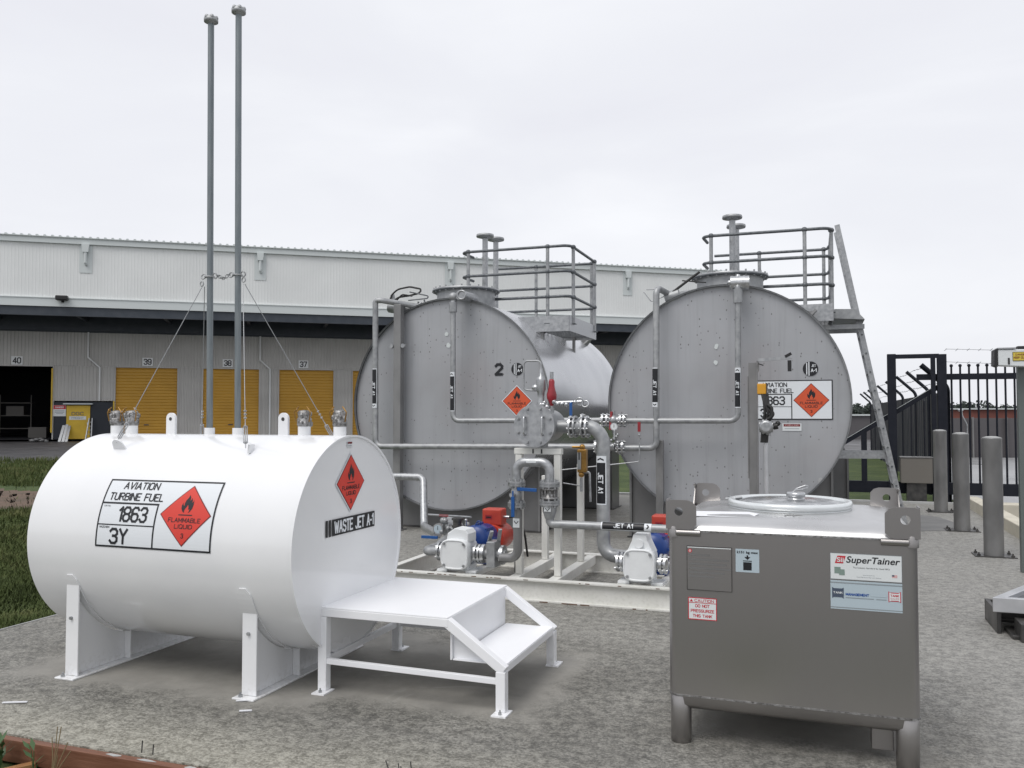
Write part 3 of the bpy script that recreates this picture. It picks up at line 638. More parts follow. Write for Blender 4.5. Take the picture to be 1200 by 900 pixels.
b = MB(); b.box(-7.2, -7.1, .2, 14, 0, 5); b.box(.05, .15, .2, 14, 0, 5); b.box(-7.1, .05, 13.9, 14, 0, 5); b.box(-7.2, .15, .2, 14, 5, 5.1); b.box(-7.1, .05, .2, 13.9, .0, .02)
wb(b, 'loading_bay', 'interior')
b = MB()
for z in (.6, 1.5, 2.4): b.box(-6.8, -2.6, 6, 7, z, z + .06)
for x in (-6.8, -4.6, -2.65): b.box(x, x + .06, 6, 6.06, 0, 3)
b.box(-2.2, -1.1, 3.6, 4.6, .02, .75); b.box(-6.4, -5.2, 6.05, 6.9, .66, 1.3); b.box(-4.2, -3.1, 6.05, 6.9, 1.56, 2.2)
wb(b, 'storage_rack', 'gbox')
b = MB(); b.box(.12, 3.69, -.02, .06, 0, 2.42); wb(b, 'wall_skirt', 'ddoor')
b = MB(); b.box(-.03, .05, -.16, -.05, .45, 4.6); b.box(3.66, 3.74, -.16, -.05, .1, 2.5); wb(b, 'door_guard', 'yellow')
b = MB(); b.box(.88, 2.28, -.10, -.03, .02, 2.2); pd = wb(b, 'personnel_door', 'yellow', bevel=.01)
b = MB(); b.box(.72, 2.44, -.34, -.03, 2.27, 2.34); wb(b, 'door_awning', 'trim')
sg = Sign(plane_fn((1.55, -.105, 1.55), (1, 0, 0), (0, 0, 1), (0, -1, 0)))
sg.text('DGC', 0, .12, .72, .22, 'navy', 1, .01); sg.rect(-.5, -.28, .5, -.05, 'sticker', 0); sg.text('FREIGHT', 0, -.165, .72, .13, 'sgrey', 1)
o = sg.build('door_sign'); o.parent = pd
b = MB(); b.box(2.12, 2.16, -.16, -.1, .95, 1.1); wb(b, 'handle', 'bright', pd)
sg = Sign(plane_fn((.47, -.06, 1.86), (1, 0, 0), (0, 0, 1), (0, -1, 0)))
sg.rect(-.37, -.36, .37, .36, 'sticker', 0); sg.rect(-.36, .1, .36, .35, 'slred', 1); sg.text('DANGER', 0, .22, .5, .11, 'sticker', 2, .02)
sg.rect(-.28, -.03, .28, .01, 'sgrey', 1); sg.rect(-.28, -.12, .28, -.08, 'sgrey', 1); sg.rect(-.2, -.2, .2, -.17, 'sgrey', 1)
o = sg.build('danger_sign'); o.parent = wh
# downpipes below the canopy, rain heads above
for s0 in (2.1, 12.85 + .1, 23.3, 33.6):
    b = MB(); sgn = 1; bx = s0 + .72
    if s0 < 3: b.tube([(s0, -.12, ZS - .3), (s0, -.12, 5.35), (bx, -.12, 4.7), (bx, -.12, 2.5)], .055, 0, 8); zb = 2.5
    else: b.tube([(s0 - .05, -.12, ZS - .3), (s0 - .05, -.12, 5.35), (s0 + .62, -.12, 4.75), (s0 + .62, -.12, .1)], .06, 0, 8)
    wb(b, 'downpipe', 'clad')
for s0 in (2.6, 12.88, 25.4, 38.6):
    b = MB(); b.prism([(s0 - .22, -4.30, ZE - .36), (s0 + .22, -4.30, ZE - .36), (s0 + .16, -4.30, ZE - .85), (s0 - .16, -4.30, ZE - .85)], (0, .26, 0))
    b.tube([(s0, -4.2, ZE - .85), (s0, -4.2, ZE - 1.5), (s0 + .05, -4.06, ZE - 1.62)], .085, .05, 10)
    b.box(s0 - .36, s0 + .36, -4.035, -4.026, ZE - 2.1, ZE - .37)
    wb(b, 'rain_head', 'trim')
b = MB(); b.box(1.05, 1.72, -4.62, -4.16, 8.52, 8.80); b.box(1.3, 1.45, -4.2, -4.1, 8.4, 8.85); wb(b, 'floodlight', 'blackp', bevel=.05)
# junk leaning by the yellow door
t = thing('leaning_panels', wpt(.55, -.7, GZ), 'grey sheet offcuts leaning on the dark wall left of the yellow door', 'panels', rotz=WA)
b = MB()
for k, (x, h, tx) in enumerate(((0, 1.05, .14), (.22, 1.1, .1), (.42, 1.02, .05))): b.prism([(x, -.1 - k * .05, 0), (x + .16, -.1 - k * .05, 0), (x + .16 + tx, .5, h), (x + tx, .5, h)], (.0, .03, 0))
b.build('panel', 'galv', t, local=True)
t = thing('debris_pile', wpt(-.5, -.9, GZ), 'low heap of grey rubble at the corner of the open bay', 'rubble', rotz=WA)
b = MB()
for k in range(14): b.ball((random.uniform(-.5, .5), random.uniform(-.2, .2), random.uniform(.03, .25)), random.uniform(.08, .2), 6, 0, (1.2, 1, .6))
b.build('rubble', 'saddle', t, local=True)
t = thing('step_ladder', wpt(2.15, -.8, GZ), 'grey folded stepladder leaning beside the yellow door', 'ladder', rotz=WA)
b = MB()
for dx in (0, .34): b.bar((dx, 0, 0), (dx + .12 - dx * .5, .55, 1.5), .06, .08)
b.build('stile', 'galv', t, local=True); b = MB()
for k in range(5): f = .15 + k * .17; b.bar((.0 + .12 * f, .55 * f, 1.5 * f), (.34 + (.12 - .17) * f, .55 * f, 1.5 * f), .06, .03)
b.build('tread', 'galv', t, local=True)

# =============================================================== WHITE WASTE TANK
TV, TZ, TR, TU0, TU1 = 4.693, .818, .6535, -4.621, -2.707
TK = .927
tk = thing('waste_tank', ((TU0 + TU1) / 2, TV, 0), 'glossy white horizontal waste fuel tank on two saddles with a pair of tall vent pipes', 'fuel tank')
n = 128
b = MB(); b.lathe([(TR, 0), (TR, TU1 - TU0)], (TU0, TV, TZ), (1, 0, 0), n)
b.f.pop(); b.m.pop(); b.sm.pop()     # right end is a plate of its own, set inside the rim
tankshell = b.build('tank_shell', 'white', tk)
b = MB(); b.lathe([(TR + .003, -.016), (TR + .003, .0), (TR - .010, .0), (TR - .012, -.016)], (TU1, TV, TZ), (1, 0, 0), n); b.f = b.f[:-2]; b.m = b.m[:-2]; b.sm = [False] * len(b.f)
b.build('rim', 'white', tk)
b = MB(); b.lathe([(TR - .010, -.012), (TR - .011, -.009)], (TU1, TV, TZ), (1, 0, 0), n); b.build('end_plate', 'white', tk)
for us, vfront in ((-4.300, 4.085), (-3.045, 4.13)):
    sdl = MB(); pl = []
    # saddle plate: front edge, hollow for the tank, back edge
    vf_ = vfront + .013; pl = [(us, vf_, .012), (us, vf_, TZ - math.sqrt((TR + .012) ** 2 - (TV - vf_) ** 2))]
    for a in range(-168, -11, 6):
        yy = TV + (TR + .012) * math.cos(R(a)); zz = TZ + (TR + .012) * math.sin(R(a))
        if abs(yy - TV) < TV - vf_ - .005: pl.append((us, yy, zz))
    pl += [(us, 2 * TV - vf_, pl[1][2]), (us, 2 * TV - vf_, .012)]
    sdl.prism(pl, (.010, 0, 0))
    s_ = sdl.build('saddle', 'white', tk)
    for yy in (vfront, 2 * TV - vfront - .012):
        b = MB(); b.box(us - .045, us + .052, yy, yy + .012, .012, .585); b.build('saddle_post', 'white', s_, bevel=.003)
    b = MB(); b.box(us - .07, us + .075, vfront - .055, 2 * TV - vfront + .055, 0, .011); b.build('foot_plate', 'white', s_, bevel=.003)
    b = MB(); b.box(us - .05, us - .002, vfront + .42, vfront + .43, .012, .25); b.box(us + .012, us + .06, vfront + .42, vfront + .43, .012, .25); b.build('stiffener', 'white', s_)
    b = MB(); b.lathe([(.012, 0), (.012, .014)], (us - .03, vfront - .03, .011), (0, 0, 1), 6, smooth=False); b.lathe([(.006, 0), (.006, .026)], (us - .03, vfront - .03, .011), (0, 0, 1), 8)
    b.build('bolt', 'galv_dull', s_); b = MB(); b.lathe([(.010, 0), (.010, .012)], (us + .0, vfront, .36), (0, -1, 0), 10); b.build('bolt', 'galv_dull', s_)
    b = MB(); vs = []; fs = []; m = 0      # wear plate hugging the shell
    A = [a for a in range(-163, -16, 3)]
    for a in A:
        rnd = .030 * max(0, 1 - min(a - A[0], A[-1] - a) / 6.0) ** 2
        for rr, uu in ((TR + .001, us - .05 + rnd), (TR + .001, us + .055 - rnd), (TR + .007, us + .055 - rnd), (TR + .007, us - .05 + rnd)):
            vs.append((uu, TV + rr * math.cos(R(a)), TZ + rr * math.sin(R(a))))
    for i in range(len(A) - 1):
        for k in range(4): k2 = (k + 1) % 4; fs.append((4 * i + k, 4 * i + k2, 4 * i + 4 + k2, 4 * i + 4 + k))
    fs += [(0, 1, 2, 3), tuple(4 * (len(A) - 1) + k for k in (3, 2, 1, 0))]
    b.add(vs, fs); b.build('wear_plate', 'white', s_)
ztop = TZ + TR
# fill nozzles capped with wrapped cam-lock fittings
for uu in [q * TK for q in (-4.925, -4.785, -3.30, -3.022)]:
    b = MB(); b.lathe([(.040, 0), (.040, .066)], (uu, TV, ztop - .012), n=24); nz_ = b.build('nozzle', 'white', tk)
    b = MB(); z0 = ztop + .054; b.lathe([(.041, 0), (.046, .01), (.046, .05), (.040, .055), (.043, .085), (.036, .10), (.0, .104)], (uu, TV, z0), n=14)
    for k in range(9): a = random.uniform(0, 6.28); b.ball((uu + .042 * math.cos(a), TV + .042 * math.sin(a), z0 + random.uniform(.015, .08)), .014, 6, 0, (1, 1, 1.4))
    b.build('camlock_cap', 'weld', nz_)
    b = MB()
    for sgn in (-1, 1): b.tube([(uu + sgn * .048, TV - .02, z0 + .03), (uu + sgn * .060, TV - .025, z0 + .09), (uu + sgn * .03, TV - .02, z0 + .125)], .004, .01, 6)
    b.torus((uu - .02, TV - .05, z0 + .10), (1, .3, 0), .014, .0025, 12, 5); b.build('latch_ring', 'brass', nz_)
for uu in (-4.42 * TK, -3.463 * TK):
    b = MB(); poly = [(uu - .036, TV - .012, ztop - .01), (uu + .036, TV - .012, ztop - .01)] + [(uu + .036 * math.cos(R(a)), TV - .012, ztop + .105 + .036 * math.sin(R(a))) for a in range(0, 181, 15)]
    b.prism(poly, (0, .02, 0)); lg = b.build('lifting_lug', 'white', tk, bevel=.003)
    b = MB(); b.cyl((uu, TV - .0135, ztop + .10), (uu, TV + .0095, ztop + .10), .012, n=14); b.build('lug_hole', 'dsteel', lg)
for uu, zt in ((-4.085 * TK, 4.235), (-3.845 * TK, 4.262)):
    b = MB(); b.lathe([(.034, 0), (.034, .05)], (uu, TV, ztop - .008), n=20); st = b.build('vent_socket', 'white', tk)
    b = MB(); lean = -.045 if uu < -4 else -.03
    b.tube([(uu, TV, ztop + .042), (uu + lean * .45, TV, 2.7), (uu + lean, TV, zt)], .0205, 0, 18); vp = b.build('vent_pipe', 'pole', tk)
    b = MB(); cx = uu + lean; b.lathe([(.022, 0), (.036, .012), (.046, .014), (.047, .028), (.042, .046), (.022, .054), (0, .055)], (cx, TV, zt - .002), n=24)
    for k in range(6): a = PI / 3 * k + .3; b.ball((cx + .035 * math.cos(a), TV + .035 * math.sin(a), zt + .038), .015, 8, 0, (1, 1, 1.2))
    b.build('vent_cap', 'galv_dull', vp)
# guy wires, eyes and chain at mid height
Zg = 2.518; xa, xb = -4.10 * TK, -3.86 * TK
b = MB()
for x in (xa, xb):
    b.torus((x, TV, Zg), (0, 0, 1), .031, .005, 16, 6)
    for sx_ in (-1, 1): b.torus((x + sx_ * .047, TV - .005, Zg + .004), (0, 1, .25 * sx_), .017, .0045, 14, 6)
b.torus((xa - .055, TV - .01, Zg - .045), (.2, 1, 0), .016, .004, 12, 6); b.torus((xb + .055, TV - .01, Zg - .035), (.2, 1, 0), .016, .004, 12, 6)
b.build('guy_collar', 'galv_dull', tk)
b = MB()
for k in range(7):
    f = k / 6; b.torus((xa + .07 + (xb - xa - .14) * f, TV - .003, Zg + .006 - .02 * math.sin(PI * f)), (0, 1, 0) if k % 2 else (0, .2, 1), .011, .003, 10, 5)
b.build('chain', 'galv_dull', tk)
def on_shell(u_, ang, lift=0): return Vector((u_, TV - (TR + lift) * math.cos(R(ang)), TZ + (TR + lift) * math.sin(R(ang))))
guys = [((xa - .05, TV - .01, Zg - .06), on_shell(-4.545 * TK, 59, .05)), ((xb + .05, TV - .01, Zg - .06), on_shell(-3.46 * TK, 56, .05)), ((xb + .05, TV + .01, Zg - .06), on_shell(-3.30 * TK, 180 - 56, .05)), ((xa - .05, TV + .01, Zg - .06), on_shell(-4.5 * TK, 180 - 56, .05))]
for i, (p0, p1) in enumerate(guys):
    p0 = Vector(p0); d = (p1 - p0); e_ = p0 + d * .86
    b = MB(); b.tube([p0, e_], .0025, 0, 6); gw = b.build('guy_wire', 'wire', tk)
    b = MB(); b.tube([e_, p1], .0035, 0, 6); q = e_ + d * .02; q2 = e_ + d * .11; sd_ = d.orthogonal().normalized() * .010
    b.tube([q - sd_, q2 - sd_], .0035, 0, 6); b.tube([q + sd_, q2 + sd_], .0035, 0, 6); b.torus(q, d, .011, .003, 10, 5); b.torus(q2, d, .011, .003, 10, 5)
    for k in range(3): b.torus(p0 + d * (.79 + .02 * k), d, .007, .0035, 8, 5)
    b.build('turnbuckle', 'galv', gw)
    b = MB(); c = on_shell(p1.x, 59 if p1.y < TV else 121, 0); nn = (Vector((0, c.y - TV, c.z - TZ))).normalized()
    c2 = c + nn * .0; 
    if i in (0, 3):
        poly = [c2 + Vector((-.05, 0, 0)) - nn * .01, c2 + Vector((.05, 0, 0)) - nn * .01] + [c2 + Vector((.042 * math.cos(R(a)), 0, 0)) + nn * (.03 + .042 * math.sin(R(a))) for a in range(0, 181, 20)]
        b.prism(poly, nn.cross(Vector((1, 0, 0))) * .010)
    else:
        poly = [c2 + Vector((-.006, -.04, 0)) - nn * .01, c2 + Vector((.006, -.04, 0)) - nn * .01, c2 + nn * .05 + Vector((.006, 0, 0)), c2 + nn * .05 + Vector((-.006, 0, 0))]
        b.prism(poly, Vector((0, .05, 0)))
    b.build('guy_plate', 'white', gw)
# placard wrapped round the shell: a across, b = arc length above the axis
f_sh = lambda a, b_, l: on_shell(a * TK, math.degrees(b_ * TK / TR), .0022 + .0008 * l)
s_ = Sign(f_sh, .022)
a0, a1, b0, b1 = -4.40, -3.497, -.004, .446
s_.rect(a0, b0, a1, b1, 'paperw', 0); s_.frame(a0, b0, a1, b1, .0115, 'ink', 1)
s_.rect(a0 + .011, .272, -3.937, .284, 'ink', 1); s_.rect(-3.949, b0 + .01, -3.937, .272, 'ink', 1); s_.rect(a0 + .011, .134, -3.949, .142, 'ink', 1)
s_.text('AVIATION', -4.125, .400, .285, .054, 'ink', 2, .0); s_.text('TURBINE FUEL', -4.135, .323, .435, .054, 'ink', 2, .0)
s_.text('1863', -4.125, .208, .235, .104, 'ink', 2, .0); s_.text('3Y', -4.215, .067, .150, .104, 'ink', 2, .0)
s_.text('UN No.', -4.345, .258, .055, .011, 'ink', 2); s_.text('HAZCHEM', -4.335, .122, .080, .013, 'ink', 2)
s_.diamond(-3.716, .220, .195, .195, 'label_red', 1, white=False)
s_.build('placard', tk)
# right end: diamond, name strip, maker sticker
f_e = plane_fn((TU1 - .006, 0, 1.6 * (1 - TK)), (0, TK, 0), (0, 0, TK), (1, 0, 0))
s_ = Sign(f_e); s_.diamond(5.042, 1.150, .180, .187, 'label_red', 0); s_.build('hazard_diamond', tk)
s_ = Sign(f_e); y0, y1, z0, z1 = 4.737, 5.372, .822, .928
s_.rect(y0 + .075, z0, y1, z1, 'ink', 0); s_.rect(y0, z0, y0 + .025, z1, 'ink', 0); s_.rect(y0 + .038, z0, y0 + .062, z1, 'ink', 0)
s_.text('WASTE JET A-1', (y0 + .085 + y1) / 2, (z0 + z1) / 2, y1 - y0 - .115, .084, 'paperw', 1, .017); s_.build('name_strip', tk)
s_ = Sign(f_e); s_.rect(4.995, 1.385, 5.06, 1.425, 'sticker', 0); s_.rect(5.0, 1.407, 5.055, 1.420, 'dimred', 1); s_.rect(5.005, 1.392, 5.05, 1.396, 'sgrey', 1); s_.build('maker_sticker', tk)

# =============================================================== WHITE ACCESS STEP
st = thing('access_step', (-2.15, 4.85, 0), 'white steel two-level access step bolted beside the white tank', 'step')
x0, xt, xl = -2.735, -1.92, -1.61; y0, y1 = 4.36, 5.33; zt, zl = .485, .25; w5 = .055
b = MB(); b.box(x0, xt, y0, y1, zt - .006, zt); b.build('top_tread', 'white3', st)
b = MB(); b.box(x0, xt + .004, y0 - .003, y0 + .05, zt - .052, zt - .007); b.box(x0, xt, y1 - .05, y1, zt - .052, zt - .007); b.box(x0, x0 + .05, y0 + .05, y1 - .05, zt - .052, zt - .007); b.build('top_frame', 'white3', st, bevel=.003)
b = MB(); b.box(xt + .012, xl + .015, y0 + .05, y1 - .05, zl - .006, zl); b.box(xl - .0, xl + .018, y0 + .05, y1 - .05, zl - .045, zl - .006); b.build('lower_tread', 'white3', st)
b = MB(); b.box(xt - .004, xt + .004, y0 + .05, y1 - .05, zl - .006, zt - .006); b.build('riser', 'white3', st)
b = MB(); b.prism([(xt + .006, y0 + .075, zl - .008), (xt + .24, y0 + .075, zl - .008), (xt + .006, y0 + .075, zt - .06)], (0, .006, 0)); b.build('side_plate', 'white3', st)
for y in (y0 + .024, y1 - .026):
    b = MB(); b.bar((xt - .012, y, zt - .026), (xl + .018, y, zl - .026), .05, .052, (0, 0, 1)); b.build('side_channel', 'white3', st, bevel=.003)
b = MB(); b.bar((x0 + .05, y0 + .02, .175), (xl, y0 + .02, .165), .03, .03); b.bar((x0 + .05, y1 - .02, .175), (xl, y1 - .02, .175), .025, .025); b.bar((x0 + .02, y0 + .05, .175), (x0 + .02, y1 - .05, .175), .035, .035); b.build('tie_rail', 'white3', st, bevel=.002)
for (x, y, h, sy) in ((x0 + .026, y0 + .024, zt - .053, -1), (x0 + .026, y1 - .026, zt - .053, 1), (xl + .0, y0 + .024, zl - .03, -1), (xl + .0, y1 - .026, zl - .03, 1)):
    b = MB(); b.box(x - .027, x + .027, y - .027, y + .027, .008, h); lg = b.build('leg', 'white3', st, bevel=.003)
    b = MB(); b.box(x - .032, x + .05, min(y - .03, y + sy * .085), max(y + .03, y + sy * .085), 0, .008); fp = b.build('foot_plate', 'white3', lg)
    b = MB(); b.lathe([(.010, 0), (.010, .012), (.005, .012), (.005, .024)], (x + .01, y + sy * .058, .008), n=6, smooth=False); b.build('bolt', 'galv_dull', lg)

# =============================================================== STAINLESS CONTAINER
ct = thing('bulk_container', (-.134, 4.82, 0), 'brushed stainless steel bulk liquid container with round clamped lid in the foreground', 'container')
x0, x1, y0, y1 = -.695, .427, 4.262, 5.36
def rrect(x0, x1, y0, y1, r, z, n=6):
    pts = []
    for cx, cy, a in ((x1 - r, y1 - r, 0), (x0 + r, y1 - r, 90), (x0 + r, y0 + r, 180), (x1 - r, y0 + r, 270)):
        for k in range(n + 1): t = R(a + 90 * k / n); pts.append((cx + r * math.cos(t), cy + r * math.sin(t), z))
    return pts
def loft(mb, rings, mi=0, smooth=True, cap0=True, cap1=True):
    n = len(rings[0]); vs = [p for r in rings for p in r]; fs = []
    for i in range(len(rings) - 1):
        for k in range(n): k2 = (k + 1) % n; fs.append((i * n + k, i * n + k2, (i + 1) * n + k2, (i + 1) * n + k))
    mb.add(vs, fs, mi, smooth)
    if cap0: mb.add(rings[0], [tuple(reversed(range(n)))], mi)
    if cap1: mb.add(rings[-1], [tuple(range(n))], mi)
b = MB(); loft(b, [rrect(x0, x1, y0, y1, .045, .240), rrect(x0, x1, y0, y1, .045, .64), rrect(x0, x1, y0, y1, .045, 1.030)], cap0=False, cap1=False); b.build('body', 'steel', ct)
b = MB(); loft(b, [rrect(x0 + .002, x1 - .002, y0 + .002, y1 - .002, .045, 1.034), rrect(x0 + .008, x1 - .008, y0 + .008, y1 - .008, .045, 1.052), rrect(x0 + .05, x1 - .05, y0 + .05, y1 - .05, .04, 1.078), rrect(x0 + .16, x1 - .16, y0 + .16, y1 - .16, .04, 1.096), rrect(x0 + .3, x1 - .3, y0 + .3, y1 - .3, .04, 1.102)], cap0=False); b.build('top_sheet', 'steel_top', ct)
for z in (1.028, .232): b = MB(); loft(b, [rrect(x0 - .003, x1 + .003, y0 - .003, y1 + .003, .047, z), rrect(x0 - .003, x1 + .003, y0 - .003, y1 + .003, .047, z + .008)]); b.build('weld_seam', 'weld', ct)
b = MB(); loft(b, [rrect(x0 + .3, x1 - .3, y0 + .3, y1 - .3, .04, .135), rrect(x0 + .05, x1 - .05, y0 + .03, y1 - .03, .04, .168), rrect(x0 + .012, x1 - .012, y0 + .008, y1 - .008, .045, .19), rrect(x0 + .006, x1 - .006, y0 + .004, y1 - .004, .045, .233)], cap1=False); b.build('bottom_pan', 'steel', ct)
for lx, ly in ((x0 + .052, y0 + .052), (x1 - .052, y0 + .052), (x0 + .052, y1 - .052), (x1 - .052, y1 - .052)):
    b = MB(); b.lathe([(.044, 0), (.050, .004), (.050, .226), (.046, .231)], (lx, ly, 0), n=28); b.build('leg', 'steel', ct)
for yy in (y0 + .115, y1 - .215):
    b = MB(); b.box(x1 - .20, x1 - .105, yy, yy + .10, .045, .19); b.build('fork_guide', 'steel', ct, bevel=.004)
    b = MB(); b.box(x0 + .11, x0 + .2, yy + .3, yy + .4, .11, .19); b.build('fork_guide', 'steel', ct, bevel=.004)
def lug(cx, cy, sx, sy):       # bent corner lifting lug with hole; sx, sy point inward
    zb, zt_ = 1.040, 1.182
    b = MB(); poly = [(cx, cy, zb), (cx + sx * .148, cy, zb), (cx + sx * .148, cy, zt_ - .03), (cx + sx * .122, cy, zt_), (cx, cy, zt_)]
    # plate with a hole: ring of quads round the hole
    hx, hz, hr = cx + sx * .062, zb + .085, .021; n = 20; out = []; inn = []
    for k in range(n):
        t = 2 * PI * k / n; dx, dz = math.cos(t), math.sin(t); best = 9
        for i in range(5):
            ax_, az = poly[i][0] - hx, poly[i][2] - hz; bx, bz = poly[(i + 1) % 5][0] - hx, poly[(i + 1) % 5][2] - hz
            ex, ez = bx - ax_, bz - az; den = dx * ez - dz * ex
            if abs(den) > 1e-9:
                tt = (ax_ * ez - az * ex) / den; ss = (ax_ * dz - az * dx) / den
                if tt > 0 and -1e-6 <= ss <= 1 + 1e-6: best = min(best, tt)
        out.append((hx + dx * best, hz + dz * best)); inn.append((hx + dx * hr, hz + dz * hr))
    for yy in (0, sy * .006):
        vs = [(p[0], cy + yy, p[1]) for p in out] + [(p[0], cy + yy, p[1]) for p in inn]
        b.add(vs, [(k, (k + 1) % n, n + (k + 1) % n, n + k) for k in range(n)])
    for ring in (out, inn):
        vs = [(p[0], cy, p[1]) for p in ring] + [(p[0], cy + sy * .006, p[1]) for p in ring]
        b.add(vs, [(k, (k + 1) % n, n + (k + 1) % n, n + k) for k in range(n)])
    yy0, yy1 = sorted((cy + sy * .0065, cy + sy * .13)); xx0, xx1 = sorted((cx, cx + sx * .006))
    b.prism([(xx0, yy0, zb), (xx0, yy1, zb), (xx0, yy1, zt_ - .03), (xx0, (yy1 if sy > 0 else yy0) - sy * .03, zt_), (xx0, yy0 if sy > 0 else yy1, zt_)], (.006, 0, 0))
    o = b.build('lifting_lug', 'steel', ct)
    b = MB(); b.lathe([(.032, 0), (.032, .05), (.026, .058)], (cx + sx * .036, cy + sy * .030, 1.000), n=18)
    b.cyl((cx + sx * .05, cy + sy * .012, 1.022), (cx + sx * .165, cy + sy * .012, 1.022), .017, n=14); b.build('lug_stub', 'steel', o)
lug(x0 - .008, y0 - .006, 1, 1); lug(x1 + .010, y0 - .006, -1, 1); lug(x0 - .008, y1 + .0, 1, -1); lug(x1 + .010, y1, -1, -1)
LX, LY, LZ, LR = -.142, 4.90, 1.108, .322
b = MB(); b.lathe([(LR - .02, 0), (LR - .02, .035)], (LX, LY, 1.092), n=64); b.build('neck_ring', 'dsteel', ct)
b = MB(); b.lathe([(0, .020), (.10, .024), (LR - .09, .012), (LR - .05, -.002), (LR - .03, 0)], (LX, LY, LZ + .02), n=64); lid = b.build('lid', 'lid2', ct)
b = MB(); b.lathe([(LR - .032, .006), (LR - .026, .022), (LR - .006, .022), (LR, .008), (LR - .004, -.012), (LR - .03, -.012)], (LX, LY, LZ + .012), n=72); b.torus((LX, LY, LZ - .006), (0, 0, 1), LR - .012, .006, 64, 6); b.build('clamp_ring', 'lid', lid)
b = MB(); b.cyl((LX - LR - .02, LY + .05, LZ + .02), (LX - LR + .07, LY + .07, LZ + .03), .008); b.cyl((LX - LR + .0, LY + .09, LZ + .0), (LX - LR, LY + .09, LZ + .035), .007); b.build('clamp_bolt', 'galv', lid)
b = MB(); b.lathe([(.046, 0), (.046, .006), (.038, .008), (.038, .014), (.049, .016), (.049, .034), (.042, .039), (.012, .040)], (LX + .035, LY - .05, LZ + .040), n=28); cp = b.build('filler_cap', 'bright', lid)
b = MB(); z = LZ + .088; b.tube([(LX + .02, LY - .05, z - .01), (LX + .04, LY - .06, z + .010), (LX + .085, LY - .06, z + .028), (LX + .105, LY - .05, z + .020), (LX + .07, LY - .04, z + .005), (LX + .03, LY - .05, z)], .0035, .008, 6); b.build('lock_wire', 'bright', cp)
b = MB(); b.torus((-.125, 4.475, 1.094), (.05, -.1, 1), .026, .005, 20, 6); b.torus((-.085, 4.48, 1.094), (.05, -.1, 1), .026, .005, 20, 6); tag(b.build('split_ring', 'dsteel'), 'pair of small black steel rings lying on the container top in front of the lid', 'ring')
b = MB(); vs = []
ps = [(-.655, 4.50), (-.575, 4.385), (-.305, 4.40), (-.275, 4.49), (-.33, 4.555)]
zz = lambda x, y: 1.0545 + .075 * min(1, max(0, (y - 4.30) / .2)) * .55 + .004
b.add([(x, y, 1.101 if y > 4.42 else 1.090) for x, y in ps], [(0, 1, 2, 3, 4)])
b.add([(x, y, 1.1035 if y > 4.42 else 1.0925) for x, y in ps], [(0, 1, 2, 3, 4)])
tag(b.build('paper_sheet', 'paper'), 'damp white sheet of paper lying on the left of the container top', 'paper')
# plates and stickers on the front
f_c = plane_fn((0, y0, 0), (1, 0, 0), (0, 0, 1), (0, -1, 0), .002, .0006)
b = MB(); b.box(-.603, -.388, y0 - .004, y0 - .001, .748, .962); dp = b.build('data_plate', 'steel', ct)
s_ = Sign(plane_fn((0, y0 - .004, 0), (1, 0, 0), (0, 0, 1), (0, -1, 0), .0005, .0004))
s_.frame(-.603, .748, -.388, .962, .0035, 'dsteel', 0); s_.rect(-.600, .953, -.392, .957, 'sticker', 1)
for k, z in enumerate((.915, .893, .872, .851, .831, .812)): s_.rect(-.592, z, -.592 + (.10, .19, .18, .2, .17, .12)[k], z + .008, 'saddle', 1)
s_.disc(-.587, .938, .010, 'slred', 1, 12); s_.disc(-.587, .938, .0065, 'pinkish', 2, 12); s_.build('plate_engraving', dp)
s_ = Sign(f_c); s_.rect(-.371, .848, -.262, .958, 'lblue', 0); s_.text('2151 kg max', -.3165, .941, .100, .015, 'ink', 1, .035)
s_.rect(-.337, .900, -.296, .904, 'ink', 1); s_.rect(-.336, .858, -.297, .896, 'ink', 1); s_.poly([(-.3165, .907), (-.302, .921), (-.331, .921)], 'ink', 1); s_.rect(-.320, .920, -.313, .929, 'ink', 1); s_.build('load_sticker', ct)
s_ = Sign(f_c); s_.rect(-.598, .606, -.461, .713, 'sticker', 0); s_.frame(-.598, .606, -.461, .713, .004, 'slred', 1); s_.rect(-.594, .686, -.465, .689, 'slred', 1)
s_.poly([(-.590, .692), (-.574, .692), (-.582, .705)], 'slred', 1); s_.text('CAUTION', -.521, .6985, .092, .014, 'slred', 1, .01)
s_.text('DO NOT', -.5295, .673, .068, .015, 'slred', 1, .02); s_.text('PRESSURIZE', -.5295, .649, .112, .015, 'slred', 1, .02); s_.text('THIS TANK', -.5295, .625, .093, .015, 'slred', 1, .02); s_.build('caution_sticker', ct)
s_ = Sign(f_c); a0, a1 = .054, .358
s_.rect(a0, .842, a1, .962, 'sticker', 0); s_.frame(a0, .842, a1, .962, .0015, 'sgrey', 1)
s_.poly([(a0 + .020, .915), (a0 + .056, .915), (a0 + .068, .950), (a0 + .032, .950)], 'slred', 1); s_.text('Sii', a0 + .044, .932, .030, .022, 'sticker', 2, .02)
s_.text('SuperTainer', a0 + .183, .930, .228, .040, 'ink', 1, .018, .22)
s_.text('The Industry Standard for Steel IBCs', a0 + .175, .898, .155, .0085, 'ink', 1); s_.text('distributed by', a0 + .165, .866, .05, .005, 'sgrey', 1); s_.text('Tank Services Pty Ltd, Sydney', a0 + .165, .856, .105, .006, 'sgrey', 1)
s_.rect(a0 + .018, .868, a0 + .045, .898, 'sgreen', 1); s_.rect(a0 + .038, .862, a0 + .062, .888, 'sgreen', 2); s_.rect(a0 + .262, .862, a0 + .284, .875, 'pinkish', 1); s_.rect(a0 + .262, .868, a0 + .272, .875, 'navy', 2)
s_.build('name_sticker', ct)
